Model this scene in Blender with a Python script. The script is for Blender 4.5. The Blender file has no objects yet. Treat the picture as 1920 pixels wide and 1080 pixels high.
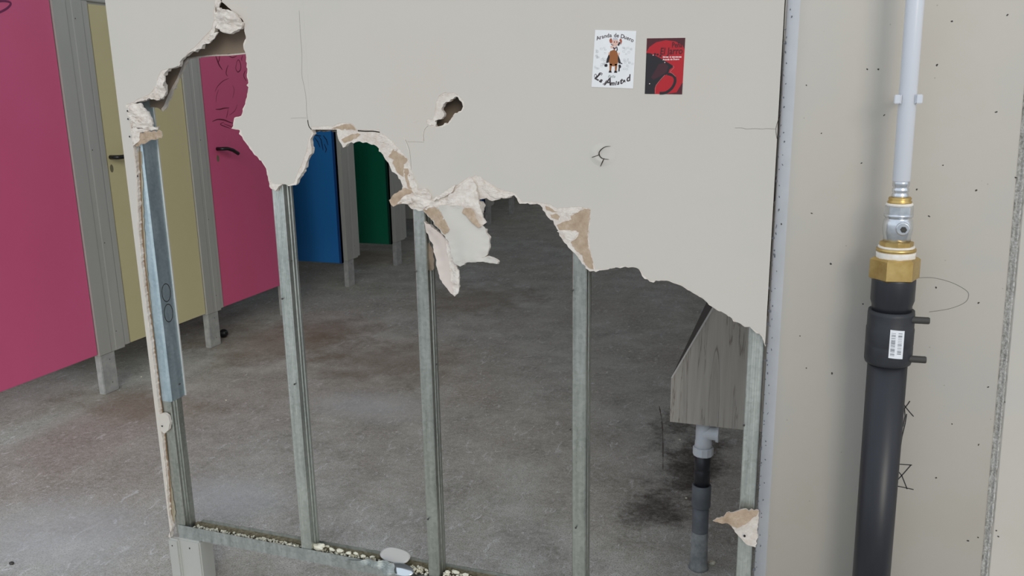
import bpy, bmesh, math, random
from mathutils import Vector, Matrix, noise
from mathutils.geometry import tessellate_polygon
PI = math.pi
SC = bpy.context.scene
COL = SC.collection

# ------------------------------------------------------------------ camera
cam_d = bpy.data.cameras.new('camera'); cam = bpy.data.objects.new('camera', cam_d); COL.objects.link(cam)
f_px, pitch, yaw, roll = 1570.5, .2342, .3361, -.0163
cam_d.sensor_width = 36; cam_d.lens = 36 * f_px / 1920; cam_d.clip_start = .02; cam_d.clip_end = 300
fw = Vector((-math.sin(yaw) * math.cos(pitch), math.cos(yaw) * math.cos(pitch), -math.sin(pitch)))
rt = Vector((math.cos(yaw), math.sin(yaw), 0)); up = rt.cross(fw)
rt, up = rt * math.cos(roll) + up * math.sin(roll), up * math.cos(roll) - rt * math.sin(roll)
M = Matrix((rt, up, -fw)).transposed().to_4x4(); M.translation = (1.693, -1.836, 1.4559)
cam.matrix_world = M
SC.camera = cam

# ------------------------------------------------------------------ light and exposure
w = bpy.data.worlds.new('sky'); SC.world = w; w.use_nodes = True
bg = w.node_tree.nodes['Background']; bg.inputs[0].default_value = (.80, .885, 1.0, 1); bg.inputs[1].default_value = 1.08
sd = bpy.data.lights.new('hazy_sun', 'SUN'); sun = bpy.data.objects.new('hazy_sun', sd); COL.objects.link(sun)
sd.energy = .95; sd.angle = math.radians(23); sd.color = (1, .93, .80)
sun.rotation_euler = Vector((-.44, .84, -.31)).to_track_quat('-Z', 'Y').to_euler()
sun.location = (6, -6, 5)
SC.view_settings.view_transform = 'Standard'; SC.view_settings.look = 'None'
SC.view_settings.exposure = -.09; SC.view_settings.gamma = 1; SC.view_settings.use_curve_mapping = False

# ------------------------------------------------------------------ materials
def s2l(c): return tuple((x / 12.92 if x <= .04045 else ((x + .055) / 1.055) ** 2.4) for x in (v / 255 for v in c)) + (1,)
def mat(name, rgb, rough=.6, metal=0, spec=.5):
    m = bpy.data.materials.new(name); m.use_nodes = True; b = m.node_tree.nodes['Principled BSDF']
    b.inputs['Base Color'].default_value = s2l(rgb); b.inputs['Roughness'].default_value = rough
    b.inputs['Metallic'].default_value = metal; b.inputs['Specular IOR Level'].default_value = spec
    return m
def N(m, t, **kw):
    n = m.node_tree.nodes.new(t)
    for k, v in kw.items():
        if k in n.inputs: n.inputs[k].default_value = v
        else: setattr(n, k, v)
    return n
def L(m, a, b): m.node_tree.links.new(a, b)
def bsdf(m): return m.node_tree.nodes['Principled BSDF']
def coord(m, scale=(1, 1, 1)):
    tc = N(m, 'ShaderNodeTexCoord'); mp = N(m, 'ShaderNodeMapping'); mp.inputs['Scale'].default_value = scale
    L(m, tc.outputs['Object'], mp.inputs['Vector']); return mp.outputs[0]
def noise_n(m, vec, scale, detail=6, rough=.6, dist=0):
    n = N(m, 'ShaderNodeTexNoise'); n.inputs['Scale'].default_value = scale; n.inputs['Detail'].default_value = detail
    n.inputs['Roughness'].default_value = rough; n.inputs['Distortion'].default_value = dist
    L(m, vec, n.inputs['Vector']); return n.outputs['Fac']
def ramp(m, fac, stops):
    r = N(m, 'ShaderNodeValToRGB'); e = r.color_ramp.elements
    while len(e) > 1: e.remove(e[-1])
    for i, (p, c) in enumerate(stops):
        el = e[0] if i == 0 else e.new(p)
        el.position = p; el.color = c if len(c) == 4 else s2l(c)
    L(m, fac, r.inputs[0]); return r.outputs[0]
def mix(m, fac, a, b, mode='MIX'):
    n = N(m, 'ShaderNodeMix', data_type='RGBA', blend_type=mode)
    for s, v in ((n.inputs[0], fac), (n.inputs[6], a), (n.inputs[7], b)):
        if hasattr(v, 'type') and hasattr(v, 'is_output'): L(m, v, s)
        else: s.default_value = v
    return n.outputs[2]
def bump(m, h, strength=.3, dist=.002):
    b = N(m, 'ShaderNodeBump'); b.inputs['Strength'].default_value = strength; b.inputs['Distance'].default_value = dist
    L(m, h, b.inputs['Height']); L(m, b.outputs[0], bsdf(m).inputs['Normal'])
def G(v): return (v, v, v, 1)
def noisy(name, a, b, scale, rough=.6, metal=0, bmp=.2, bdist=.001, spec=.5, sc=(1, 1, 1), detail=6, lo=.35, hi=.65):
    m = mat(name, a, rough, metal, spec); v = coord(m, sc); n = noise_n(m, v, scale, detail)
    L(m, ramp(m, n, [(lo, a), (hi, b)]), bsdf(m).inputs['Base Color'])
    if bmp: bump(m, n, bmp, bdist)
    return m

# painted drywall: cream-grey emulsion with faint grubby clouding
m_paint = mat('painted_plasterboard', (196, 193, 184), .75, 0, .25)
v = coord(m_paint); c1 = noise_n(m_paint, v, 2.2, 4); c2 = noise_n(m_paint, v, 260, 3)
L(m_paint, ramp(m_paint, c1, [(.3, (203, 195, 185)), (.5, (203, 197, 187)), (.7, (200, 196, 187))]), bsdf(m_paint).inputs['Base Color'])
bump(m_paint, c2, .12, .0006)
m_gyp = mat('raw_gypsum', (226, 216, 205), .95, 0, .1)
v = coord(m_gyp); c1 = noise_n(m_gyp, v, 45, 8, .7); c2 = noise_n(m_gyp, v, 140, 6, .7, .6)
L(m_gyp, ramp(m_gyp, c1, [(.3, (211, 198, 186)), (.6, (232, 224, 214))]), bsdf(m_gyp).inputs['Base Color'])
bump(m_gyp, c2, .8, .0035)
m_brown = mat('brown_board_paper', (180, 158, 136), .9, 0, .1)
v = coord(m_brown); c1 = noise_n(m_brown, v, 60, 6, .7); c2 = noise_n(m_brown, coord(m_brown, (1, 1, 9)), 160, 5)
L(m_brown, ramp(m_brown, c1, [(.3, (166, 145, 122)), (.55, (186, 165, 143)), (.75, (201, 184, 166))]), bsdf(m_brown).inputs['Base Color'])
bump(m_brown, c2, .5, .001)
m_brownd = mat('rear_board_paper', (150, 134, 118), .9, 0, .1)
m_dark = mat('crack_shadow_gap', (52, 46, 40), .95, 0, .05)
m_faint = mat('hairline_crack', (150, 144, 136), .95, 0, .05)
m_darkedge = noisy('torn_dark_edge', (120, 106, 92), (170, 156, 140), 90, .9)
m_grime = noisy('cream_edge_bead', (206, 200, 184), (219, 214, 202), 25, .8, bmp=.3)
m_residue = noisy('yellowed_stud_residue', (150, 140, 118), (186, 178, 158), 30, .7, metal=.2, bmp=.3, sc=(1, 1, .3))

def galv(name, a, b, rough=.38, metal=.85, rib=0):
    m = mat(name, a, rough, metal); vv = coord(m)
    vo = N(m, 'ShaderNodeTexVoronoi'); vo.inputs['Scale'].default_value = 130; L(m, vv, vo.inputs['Vector'])
    n = noise_n(m, coord(m, (1, 1, .12)), 60, 5)
    base = ramp(m, n, [(.3, a), (.7, b)])
    bw = N(m, 'ShaderNodeRGBToBW'); L(m, vo.outputs['Color'], bw.inputs[0])
    L(m, mix(m, .22, base, bw.outputs[0], 'SOFT_LIGHT'), bsdf(m).inputs['Base Color'])
    L(m, ramp(m, n, [(.3, G(rough - .06)), (.7, G(rough + .12))]), bsdf(m).inputs['Roughness'])
    if rib:
        wv = N(m, 'ShaderNodeTexWave', bands_direction='X'); wv.inputs['Scale'].default_value = rib; L(m, vv, wv.inputs['Vector'])
        bump(m, wv.outputs['Fac'], .1, .0003)
    else: bump(m, n, .06, .0005)
    return m
m_galv = galv('galvanised_steel', (164, 168, 160), (190, 193, 185), .30, .85)
m_galvrib = galv('ribbed_galvanised_steel', (178, 184, 178), (206, 210, 202), .33, .8, rib=95)
m_galvblue = galv('smooth_bluish_galvanised_steel', (176, 196, 204), (200, 216, 222), .38, .8)
m_track = galv('dusty_track_steel', (150, 156, 152), (178, 182, 178), .5, .6)

m_conc = mat('smooth_concrete', (190, 186, 178), .85, 0, .2)
v = coord(m_conc); c1 = noise_n(m_conc, v, 3, 5); c2 = noise_n(m_conc, v, 110, 6)
base = ramp(m_conc, c1, [(.25, (196, 188, 175)), (.5, (199, 193, 182)), (.75, (194, 190, 182))])
vo = N(m_conc, 'ShaderNodeTexVoronoi'); vo.inputs['Scale'].default_value = 26; vo.inputs['Randomness'].default_value = 1; L(m_conc, v, vo.inputs['Vector'])
spk = ramp(m_conc, vo.outputs['Distance'], [(.02, G(.55)), (.045, G(1))])
L(m_conc, mix(m_conc, spk, s2l((128, 122, 112)), base), bsdf(m_conc).inputs['Base Color'])
bump(m_conc, c2, .15, .0008)
m_joint = noisy('rough_joint_mortar', (160, 156, 148), (206, 204, 198), 220, .95, bmp=1, bdist=.004)

# screed floor: cement grey, brown damp stains, pale scuffs; darker wet patch by the drain
m_floor = mat('worn_concrete_floor', (120, 118, 116), .66, 0, .5)
v = coord(m_floor); F = bsdf(m_floor)
nA = noise_n(m_floor, v, .8, 6, .62); nB = noise_n(m_floor, v, 4.5, 8, .7); nC = noise_n(m_floor, v, 48, 12, .82)
vs = coord(m_floor, (1, .45, 1)); nD = noise_n(m_floor, vs, 26, 8, .75, 1.2); nE = noise_n(m_floor, v, 210, 5, .7)
b0 = ramp(m_floor, nB, [(.34, (146, 144, 132)), (.5, (186, 185, 174)), (.66, (216, 216, 206))])
b1 = mix(m_floor, ramp(m_floor, nA, [(.42, G(0)), (.62, G(.55))]), b0, s2l((158, 142, 122)))
b2 = mix(m_floor, ramp(m_floor, nC, [(.42, G(0)), (.62, G(.65))]), b1, s2l((226, 223, 219)))
b3 = mix(m_floor, ramp(m_floor, nD, [(.56, G(0)), (.66, G(.85))]), b2, s2l((240, 239, 236)))
b3 = mix(m_floor, ramp(m_floor, nE, [(.38, G(.7)), (.50, G(0))]), b3, s2l((112, 106, 100)))
def blob(cx, cy, rx, ry, amp=.35):
    mp = N(m_floor, 'ShaderNodeMapping', vector_type='TEXTURE'); mp.inputs['Location'].default_value = (cx, cy, 0); mp.inputs['Scale'].default_value = (rx, ry, 1)
    tc = N(m_floor, 'ShaderNodeTexCoord'); L(m_floor, tc.outputs['Object'], mp.inputs['Vector'])
    ln = N(m_floor, 'ShaderNodeVectorMath', operation='LENGTH'); L(m_floor, mp.outputs[0], ln.inputs[0])
    ad = N(m_floor, 'ShaderNodeMath', operation='MULTIPLY_ADD'); ad.inputs[1].default_value = amp * 4; ad.inputs[2].default_value = -amp * 2; L(m_floor, nB, ad.inputs[0])
    su = N(m_floor, 'ShaderNodeMath', operation='ADD'); L(m_floor, ln.outputs['Value'], su.inputs[0]); L(m_floor, ad.outputs[0], su.inputs[1])
    return ramp(m_floor, su.outputs[0], [(.35, G(.85)), (1.0, G(0))])
for (cx, cy, rx, ry) in [(1.248, 1.642, 0.13, 0.38), (1.301, 1.167, 0.15, 0.32), (1.278, 0.895, 0.14, 0.16), (1.365, 1.337, 0.12, 0.4), (1.349, 2.239, 0.2, 0.5)]:
    b3 = mix(m_floor, mix(m_floor, 1.0, blob(cx, cy, rx, ry, .75), ramp(m_floor, nC, [(.38, G(1)), (.66, G(.45))]), 'MULTIPLY'), b3, s2l((62, 52, 46)))
for (cx, cy, rx, ry) in [(-1.295, 2.232, 0.7, 0.5), (-0.395, 2.077, 0.5, 0.45), (-1.041, 2.541, 0.4, 0.3), (-0.433, 3.555, 0.5, 0.5), (-1.288, 1.145, 0.5, 0.25), (-2.129, 4.724, 0.7, 0.5)]:
    b3 = mix(m_floor, ramp(m_floor, blob(cx, cy, rx, ry, .5), [(0, G(0)), (1, G(.55))]), b3, s2l((138, 119, 98)))
for (cx, cy, rx, ry) in [(-0.622, 0.106, 0.45, 0.3), (-0.249, 0.504, 0.3, 0.2), (-0.173, 1.480, 0.4, 0.2)]:
    b3 = mix(m_floor, ramp(m_floor, blob(cx, cy, rx, ry, .4), [(0, G(0)), (1, G(.5))]), b3, s2l((212, 214, 216)))
for (cx, cy, rx, ry) in []:
    b3 = mix(m_floor, blob(cx, cy, rx, ry, .2), b3, s2l((118, 120, 121)))
L(m_floor, b3, F.inputs['Base Color']); bump(m_floor, nC, .5, .004)
m_ground = noisy('outside_paving_concrete', (150, 149, 147), (176, 175, 173), 8, .85)
m_white = noisy('white_wall_plaster', (196, 194, 188), (204, 202, 196), 3, .85)
m_ceil = noisy('grey_ceiling', (176, 176, 173), (186, 186, 183), 3, .85)

def lam(name, c, rough=.42):
    m = mat(name, c, rough, 0, .45); n = noise_n(m, coord(m), 1.5, 4)
    L(m, mix(m, .12, s2l(c), ramp(m, n, [(.3, G(.25)), (.7, G(.75))]), 'OVERLAY'), bsdf(m).inputs['Base Color']); return m
m_pink = lam('raspberry_pink_laminate', (222, 98, 140)); m_yel = lam('olive_yellow_laminate', (212, 203, 158))
m_blue = lam('royal_blue_laminate', (36, 116, 188)); m_green = lam('deep_green_laminate', (4, 104, 76))
m_post = noisy('grey_painted_aluminium', (184, 184, 178), (194, 194, 188), 4, .45, .25, .05, sc=(1, 1, .2))
m_foot = noisy('scuffed_grey_foot', (164, 166, 164), (190, 190, 187), 22, .6, .2, .3)
m_black = mat('black_plastic', (24, 22, 24), .35)
m_ink = mat('marker_ink', (110, 30, 55), .6); m_ink2 = mat('black_marker_ink', (50, 48, 50), .7); m_pencil = mat('pencil_line', (122, 118, 110), .8)
m_purple = mat('purple_marker_ink', (122, 48, 90), .6)
m_pvc_w = mat('white_glossy_pipe', (212, 214, 219), .28); m_pvcd = noisy('white_drain_plastic', (196, 200, 204), (212, 215, 218), 10, .4, bmp=.05)
m_pe = noisy('black_polyethylene', (28, 29, 34), (42, 43, 48), 14, .38, bmp=.15, sc=(1, 1, .15))
m_pe2 = noisy('matt_black_fitting', (34, 35, 39), (46, 48, 52), 20, .5, bmp=.1)
m_brass = noisy('brass', (190, 158, 96), (214, 186, 124), 30, .34, .9, .1)
m_chrome = noisy('nickel_plated_steel', (196, 200, 204), (226, 228, 230), 40, .25, .95, .1)
m_tape = noisy('white_thread_tape', (224, 216, 204), (236, 231, 223), 80, .9, bmp=.5)
m_pin = mat('dark_grey_terminal', (62, 60, 56), .6)
m_greypipe = noisy('grey_drain_pipe', (84, 88, 92), (104, 108, 112), 18, .5, bmp=.1)
m_dustpipe = noisy('dusty_grey_drain_pipe', (120, 124, 124), (160, 162, 160), 30, .9, bmp=.4)
m_wood = mat('grey_wood_grain_laminate', (140, 134, 126), .6, 0, .35)
v = coord(m_wood, (1, 1, .045)); n1 = noise_n(m_wood, v, 26, 4, .55, 1.6); n2 = noise_n(m_wood, v, 160, 4)
c = ramp(m_wood, n1, [(.34, (160, 153, 143)), (.462, (174, 167, 157)), (.484, (128, 119, 110)), (.50, (172, 165, 155)), (.7, (180, 174, 164))])
L(m_wood, mix(m_wood, .1, c, ramp(m_wood, n2, [(.3, G(.2)), (.7, G(.8))]), 'OVERLAY'), bsdf(m_wood).inputs['Base Color'])
bump(m_wood, n1, .1, .001)
m_slope = mat('dark_brown_front_panel', (58, 50, 44), .5); m_edgeband = mat('pale_edge_band', (196, 192, 186), .5)
m_cream = noisy('cream_gypsum_crumbs', (214, 208, 184), (232, 228, 210), 60, .95, bmp=.6, bdist=.003)
m_muck = noisy('brown_green_grime', (92, 84, 62), (140, 132, 108), 90, .95, bmp=.8, bdist=.003)
m_plate = mat('pale_grey_plastic', (205, 202, 196), .5); m_alu = mat('shiny_metal_foil', (214, 220, 222), .15, .9)
m_sw = noisy('white_sticker_paper', (228, 228, 228), (236, 236, 236), 9, .4, bmp=.1)
m_sr = mat('red_sticker_print', (178, 10, 26), .32); m_sk = mat('black_sticker_print', (26, 20, 22), .3)
m_sd = mat('dark_red_print', (92, 6, 16), .32); m_sm = mat('maroon_print', (62, 22, 32), .35); m_sedge = mat('sticker_cut_edge', (226, 196, 192), .5)
m_hb = mat('brown_horse_print', (150, 88, 40), .5); m_skin = mat('pink_skin_print', (222, 184, 168), .5); m_gl = mat('grey_line_print', (176, 178, 182), .5)
m_pw = mat('white_print', (236, 206, 204), .5); m_orange = mat('rust_orange_print', (168, 86, 60), .5); m_txt = mat('dark_grey_print', (66, 56, 58), .5)

# ------------------------------------------------------------------ helpers
ROUNDED = ('hanging_flap', 'curled_flap', 'folded_gypsum', 'bent_lip')
def obj(name, bm, m, parent=None, smooth=False, label=None, cat=None, group=None, kind=None):
    me = bpy.data.meshes.new(name)
    bmesh.ops.recalc_face_normals(bm, faces=bm.faces[:])
    bm.to_mesh(me); bm.free()
    for x in (m if isinstance(m, (list, tuple)) else [m]): me.materials.append(x)
    if smooth:
        for p in me.polygons: p.use_smooth = True
    if name in ROUNDED:
        me.polygons.foreach_set('use_smooth', [True] * len(me.polygons)); me.set_sharp_from_angle(angle=math.radians(38))
    o = bpy.data.objects.new(name, me); COL.objects.link(o)
    if parent: o.parent = parent
    tag(o, label, cat, group, kind); return o
def tag(o, label=None, cat=None, group=None, kind=None):
    if label: o['label'] = label
    if cat: o['category'] = cat
    if group: o['group'] = group
    if kind: o['kind'] = kind
    return o
def thing(name, label, cat, loc=(0, 0, 0), rot=(0, 0, 0), group=None, kind=None):
    o = bpy.data.objects.new(name, None); COL.objects.link(o); o.location = loc; o.rotation_euler = rot
    o.empty_display_size = .05
    return tag(o, label, cat, group, kind)
def copy_tree(o, parent=None):
    c = o.copy(); COL.objects.link(c)
    if parent: c.parent = parent
    for ch in list(o.children): copy_tree(ch, c)
    return c
def box(bm, x0, x1, y0, y1, z0, z1, bev=0, mi=0):
    r = bmesh.ops.create_cube(bm, size=1)
    for v in r['verts']: v.co = Vector(((x0 + x1) / 2 + v.co.x * (x1 - x0), (y0 + y1) / 2 + v.co.y * (y1 - y0), (z0 + z1) / 2 + v.co.z * (z1 - z0)))
    fs = {f for v in r['verts'] for f in v.link_faces}
    for f in fs: f.material_index = mi
    if bev: bmesh.ops.bevel(bm, geom=list({e for f in fs for e in f.edges}), offset=bev, segments=2, affect='EDGES')
    return bm
def B(*a, **k): return box(bmesh.new(), *a, **k)
def extrude_profile(pts, z0, z1, closed=True, bm=None):
    """pts: closed plan outline (x, y), extruded in z."""
    bm = bm or bmesh.new()
    a = [bm.verts.new((p[0], p[1], z0)) for p in pts]; b = [bm.verts.new((p[0], p[1], z1)) for p in pts]
    n = len(pts)
    for i in range(n): bm.faces.new((a[i], a[(i + 1) % n], b[(i + 1) % n], b[i]))
    bm.faces.new(a[::-1]); bm.faces.new(b)
    return bm
def ring_offset(path, t):
    """turn an open plan path into a thin closed outline of thickness t."""
    out, inn = [], []
    for i, p in enumerate(path):
        a = Vector(path[max(i - 1, 0)]); b = Vector(path[min(i + 1, len(path) - 1)])
        d = (b - a).normalized(); nn = Vector((-d.y, d.x)) * t / 2
        out.append((p[0] + nn.x, p[1] + nn.y)); inn.append((p[0] - nn.x, p[1] - nn.y))
    return out + inn[::-1]
def lathe(prof, seg=32, bm=None, axis='z', loc=(0, 0, 0)):
    """prof: list of (r, z) from bottom to top, capped."""
    bm = bm or bmesh.new(); rings = []
    for r, z in prof:
        ring = []
        for k in range(seg):
            a = 2 * PI * k / seg; p = (r * math.cos(a), r * math.sin(a), z)
            if axis == 'x': p = (p[2], p[0], p[1])
            if axis == 'y': p = (p[0], p[2], p[1])
            ring.append(bm.verts.new((p[0] + loc[0], p[1] + loc[1], p[2] + loc[2])))
        rings.append(ring)
    for a, b in zip(rings, rings[1:]):
        for k in range(seg): bm.faces.new((a[k], a[(k + 1) % seg], b[(k + 1) % seg], b[k]))
    bm.faces.new(rings[0][::-1]); bm.faces.new(rings[-1]); return bm
def tube(pts, r, seg=10, bm=None):
    bm = bm or bmesh.new(); P = [Vector(p) for p in pts]; rings = []
    for i, p in enumerate(P):
        d = (P[min(i + 1, len(P) - 1)] - P[max(i - 1, 0)]).normalized()
        u = d.cross(Vector((0, 0, 1)) if abs(d.z) < .9 else Vector((1, 0, 0))).normalized(); vv = d.cross(u)
        rr = r[i] if isinstance(r, (list, tuple)) else r
        rings.append([bm.verts.new(p + (u * math.cos(2 * PI * k / seg) + vv * math.sin(2 * PI * k / seg)) * rr) for k in range(seg)])
    for a, b in zip(rings, rings[1:]):
        for k in range(seg): bm.faces.new((a[k], a[(k + 1) % seg], b[(k + 1) % seg], b[k]))
    bm.faces.new(rings[0][::-1]); bm.faces.new(rings[-1]); return bm
def jag(pts, step=.006, amp=.0016, seed=1, keep=None, tail=0):
    """roughen a torn outline in the board plane; keep(p, q) -> True leaves that side straight."""
    rnd = random.Random(seed); out = []; n = len(pts)
    for i in range(n):
        p, q = pts[i], pts[(i + 1) % n]
        dx, dz = q[0] - p[0], q[1] - p[1]; ln = math.hypot(dx, dz)
        out.append(tuple(p))
        if ln < 1e-9 or (keep and keep(p, q)): continue
        k = max(1, int(ln / step))
        nx, nz = -dz / ln, dx / ln
        am = amp(p) if callable(amp) else amp
        for j in range(1, k):
            t = (j + rnd.uniform(-.3, .3)) / k
            a = rnd.gauss(0, am) * (1.0 if rnd.random() > .12 else 2.0)
            out.append((p[0] + dx * t + nx * a, p[1] + dz * t + nz * a))
    return out
def slab(outer, y0, y1, holes=(), bm=None, yf=None, mi=(0, 1, 2), rough=0, seed=0):
    """outline(s) in (x, z); front face at y0, back at y1; materials: front, rim, back."""
    bm = bm or bmesh.new(); loops = [outer] + list(holes)
    flat = [p for l in loops for p in l]
    tris = tessellate_polygon([[Vector((p[0], p[1], 0)) for p in l] for l in loops])
    g = yf or (lambda x, z: 0)
    A = [bm.verts.new((p[0], y0 + g(p[0], p[1]), p[1])) for p in flat]
    Bk = []
    rnd = random.Random(seed)
    for p in flat:
        Bk.append(bm.verts.new((p[0] + rnd.gauss(0, rough), y1 + g(p[0], p[1]), p[1] + rnd.gauss(0, rough))))
    for t in tris:
        try: bm.faces.new([A[i] for i in t]).material_index = mi[0]
        except ValueError: pass
        try: bm.faces.new([Bk[i] for i in reversed(t)]).material_index = mi[2]
        except ValueError: pass
    o = 0
    for l in loops:
        n = len(l)
        for i in range(n):
            a, b = o + i, o + (i + 1) % n
            try: bm.faces.new((A[a], A[b], Bk[b], Bk[a])).material_index = mi[1]
            except ValueError: pass
        o += n
    return bm
def refine(bm, maxlen=.012, it=4):
    for _ in range(it):
        es = [e for e in bm.edges if e.calc_length() > maxlen]
        if not es: break
        bmesh.ops.subdivide_edges(bm, edges=es, cuts=1)
        bmesh.ops.triangulate(bm, faces=[f for f in bm.faces if len(f.verts) > 3])
    return bm
def crumple(bm, amp, scale, seed=0, axis=1):
    for v in bm.verts:
        n = noise.noise(Vector(v.co) * scale + Vector((seed * 7.3, 0, 0)))
        n2 = noise.noise(Vector(v.co) * scale * 3.1 + Vector((0, seed * 3.1, 0)))
        v.co[axis] += amp * (n + .5 * n2)
        v.co.x += amp * .3 * n2; v.co.z += amp * .3 * n
def shard(pts3, th, seed=1, amp=.0012, rel=.0015, relscale=60, mi=(0, 1, 2), jstep=.005):
    """broken piece of board given by 3-D outline points (x, y, z): a curved slab of thickness th."""
    rnd = random.Random(seed); P = []
    n = len(pts3)
    for i in range(n):
        p, q = Vector(pts3[i]), Vector(pts3[(i + 1) % n]); k = max(1, int((q - p).length / jstep)); P.append(p)
        for j in range(1, k):
            t = j / k; d = (q - p).normalized(); nn = Vector((-d.z, 0, d.x))
            P.append(p.lerp(q, t) + nn * rnd.gauss(0, amp))
    bm = bmesh.new()
    tris = tessellate_polygon([[Vector((p.x, p.z, 0)) for p in P]])
    A = [bm.verts.new(p) for p in P]
    for t in tris:
        try: bm.faces.new([A[i] for i in t]).material_index = mi[0]
        except ValueError: pass
    refine(bm, .010, 4)
    # smooth the inner sheet so the fold reads as a curved surface
    for v in bm.verts:
        sw = sy = 0
        for c in pts3:
            wt = 1 / ((v.co.x - c[0]) ** 2 + (v.co.z - c[2]) ** 2 + 2e-5) ** 1.5; sw += wt; sy += wt * c[1]
        v.co.y = sy / sw
    crumple(bm, rel, relscale, seed)
    bm.normal_update()
    for f in bm.faces:
        if f.normal.y > 0: f.normal_flip()
    front = bm.faces[:]
    r = bmesh.ops.duplicate(bm, geom=bm.verts[:] + bm.edges[:] + front)
    vm = {k: v for k, v in r['vert_map'].items() if isinstance(k, bmesh.types.BMVert) and k.is_valid}
    bf = [g for g in r['geom'] if isinstance(g, bmesh.types.BMFace)]
    bnd = [e for e in bm.edges if e.is_boundary and all(v in vm for v in e.verts)]
    dup = [g for g in r['geom'] if isinstance(g, bmesh.types.BMVert)]
    bidx = [(e.verts[0], e.verts[1]) for e in bnd]
    src = {}
    for a_ in r['vert_map']:
        src[a_] = r['vert_map'][a_]
    for v in dup: v.co += Vector((rnd.gauss(0, th * .08), th, rnd.gauss(0, th * .08)))
    for f in bf: f.normal_flip(); f.material_index = mi[2]
    dset = set(dup)
    for a, b in bidx:
        if a in dset: continue
        try: bm.faces.new((a, b, src[b], src[a])).material_index = mi[1]
        except (ValueError, KeyError): pass
    return bm
def ribbon(pts, width, y, bm=None, plane='xz', th=.0003, taper=False):
    """a thin flat mark lying on a wall plane: pts are 2-D."""
    bm = bm or bmesh.new(); n = len(pts); a, b = [], []
    for i, p in enumerate(pts):
        p0 = Vector(pts[max(i - 1, 0)]); p1 = Vector(pts[min(i + 1, n - 1)]); d = (p1 - p0)
        d = d.normalized() if d.length > 1e-9 else Vector((1, 0)); nn = Vector((-d.y, d.x)); w2 = (width[i] if isinstance(width, (list, tuple)) else width) / 2
        if taper: w2 = width / 2 * (.25 + .75 * math.sin(PI * (i + .5) / n))
        for l, s in ((a, 1), (b, -1)):
            q = Vector(p) + nn * w2 * s
            c = (q.x, y, q.y) if plane == 'xz' else (y, q.x, q.y)
            l.append(bm.verts.new(c))
    for i in range(n - 1): bm.faces.new((a[i], a[i + 1], b[i + 1], b[i]))
    return bm
def smooth_path(pts, k=6):
    out = []; n = len(pts)
    for i in range(n - 1):
        p0, p1, p2, p3 = (Vector(pts[max(i - 1, 0)]), Vector(pts[i]), Vector(pts[i + 1]), Vector(pts[min(i + 2, n - 1)]))
        for j in range(k):
            t = j / k
            out.append(tuple(.5 * ((2 * p1) + (-p0 + p2) * t + (2 * p0 - 5 * p1 + 4 * p2 - p3) * t * t + (-p0 + 3 * p1 - 3 * p2 + p3) * t ** 3)))
    out.append(tuple(pts[-1])); return out
def disc(bm, x, z, y, rx, rz, seg=10, rot=0, irr=0, seed=0, plane='xz'):
    rnd = random.Random(seed); vs = []
    for k in range(seg):
        a = 2 * PI * k / seg; r = 1 + rnd.uniform(-irr, irr)
        dx, dz = rx * r * math.cos(a), rz * r * math.sin(a)
        qx = dx * math.cos(rot) - dz * math.sin(rot); qz = dx * math.sin(rot) + dz * math.cos(rot)
        vs.append(bm.verts.new((x + qx, y, z + qz) if plane == 'xz' else (y, x + qx, z + qz)))
    bm.faces.new(vs); return bm
def flatpoly(pts, y, bm=None):
    bm = bm or bmesh.new(); tris = tessellate_polygon([[Vector((p[0], p[1], 0)) for p in pts]])
    A = [bm.verts.new((p[0], y, p[1])) for p in pts]
    for t in tris: bm.faces.new([A[i] for i in t])
    return bm
def text_bm(s, size, shear=0, bold=.0):
    cu = bpy.data.curves.new('lettering', 'FONT'); cu.body = s; cu.size = size; cu.shear = shear; cu.offset = bold; cu.resolution_u = 3
    cu.align_x = 'CENTER'
    o = bpy.data.objects.new('lettering', cu); COL.objects.link(o)
    dg = bpy.context.evaluated_depsgraph_get(); dg.update()
    me = bpy.data.meshes.new_from_object(o.evaluated_get(dg)); bm = bmesh.new(); bm.from_mesh(me)
    bpy.data.objects.remove(o); bpy.data.curves.remove(cu); bpy.data.meshes.remove(me)
    return bm
def text_on(bmt, s, size, x, z, y, rot=0, shear=0, bold=0, sx=1):
    t = text_bm(s, size, shear, bold); me = bpy.data.meshes.new('tmp')
    for v in t.verts:
        a, b = v.co.x * sx, v.co.y
        v.co = (x + a * math.cos(rot) - b * math.sin(rot), y, z + a * math.sin(rot) + b * math.cos(rot))
    t.to_mesh(me); t.free(); bmt.from_mesh(me); bpy.data.meshes.remove(me)

# ================================================================== SETTING
floor = obj('floor', B(-3.1, 1.66, -1.6, 9.2, -.12, 0), m_floor, kind='structure')
bm = B(-14, 14, -14, -1.6, -.12, 0); box(bm, 1.66, 14, -1.6, -.03, -.12, 0); box(bm, -14, -3.1, -1.6, 9.2, -.12, 0)
obj('floor_outside', bm, m_ground, kind='structure')
bm = bmesh.new()
jp = smooth_path([(1.1219, 1.8548), (1.1627, 1.679), (1.2041, 1.4502), (1.2444, 1.1984)], 4)
for i, p in enumerate(jp[:-1]):
    q = jp[i + 1]; wj = .0022 + .0012 * math.sin(i * 1.7)
    bm.faces.new([bm.verts.new(c) for c in ((p[0] - wj, p[1], .0006), (p[0] + wj, p[1], .0006), (q[0] + wj, q[1], .0006), (q[0] - wj, q[1], .0006))])
obj('floor_crack', bm, mat('floor_crack_dark', (116, 108, 100), .9), floor, kind='stuff')
obj('ceiling', B(-3.1, 1.9, .3, 9.2, 3.1, 3.22), m_ceil, kind='structure')  # front edge set back to let more sky light onto the floor
obj('wall_left', B(-3.1, -2.95, -.3, 9.2, 0, 2.15), m_white, kind='structure')  # unseen wall kept low; gap under the ceiling added to let sky light in
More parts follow.
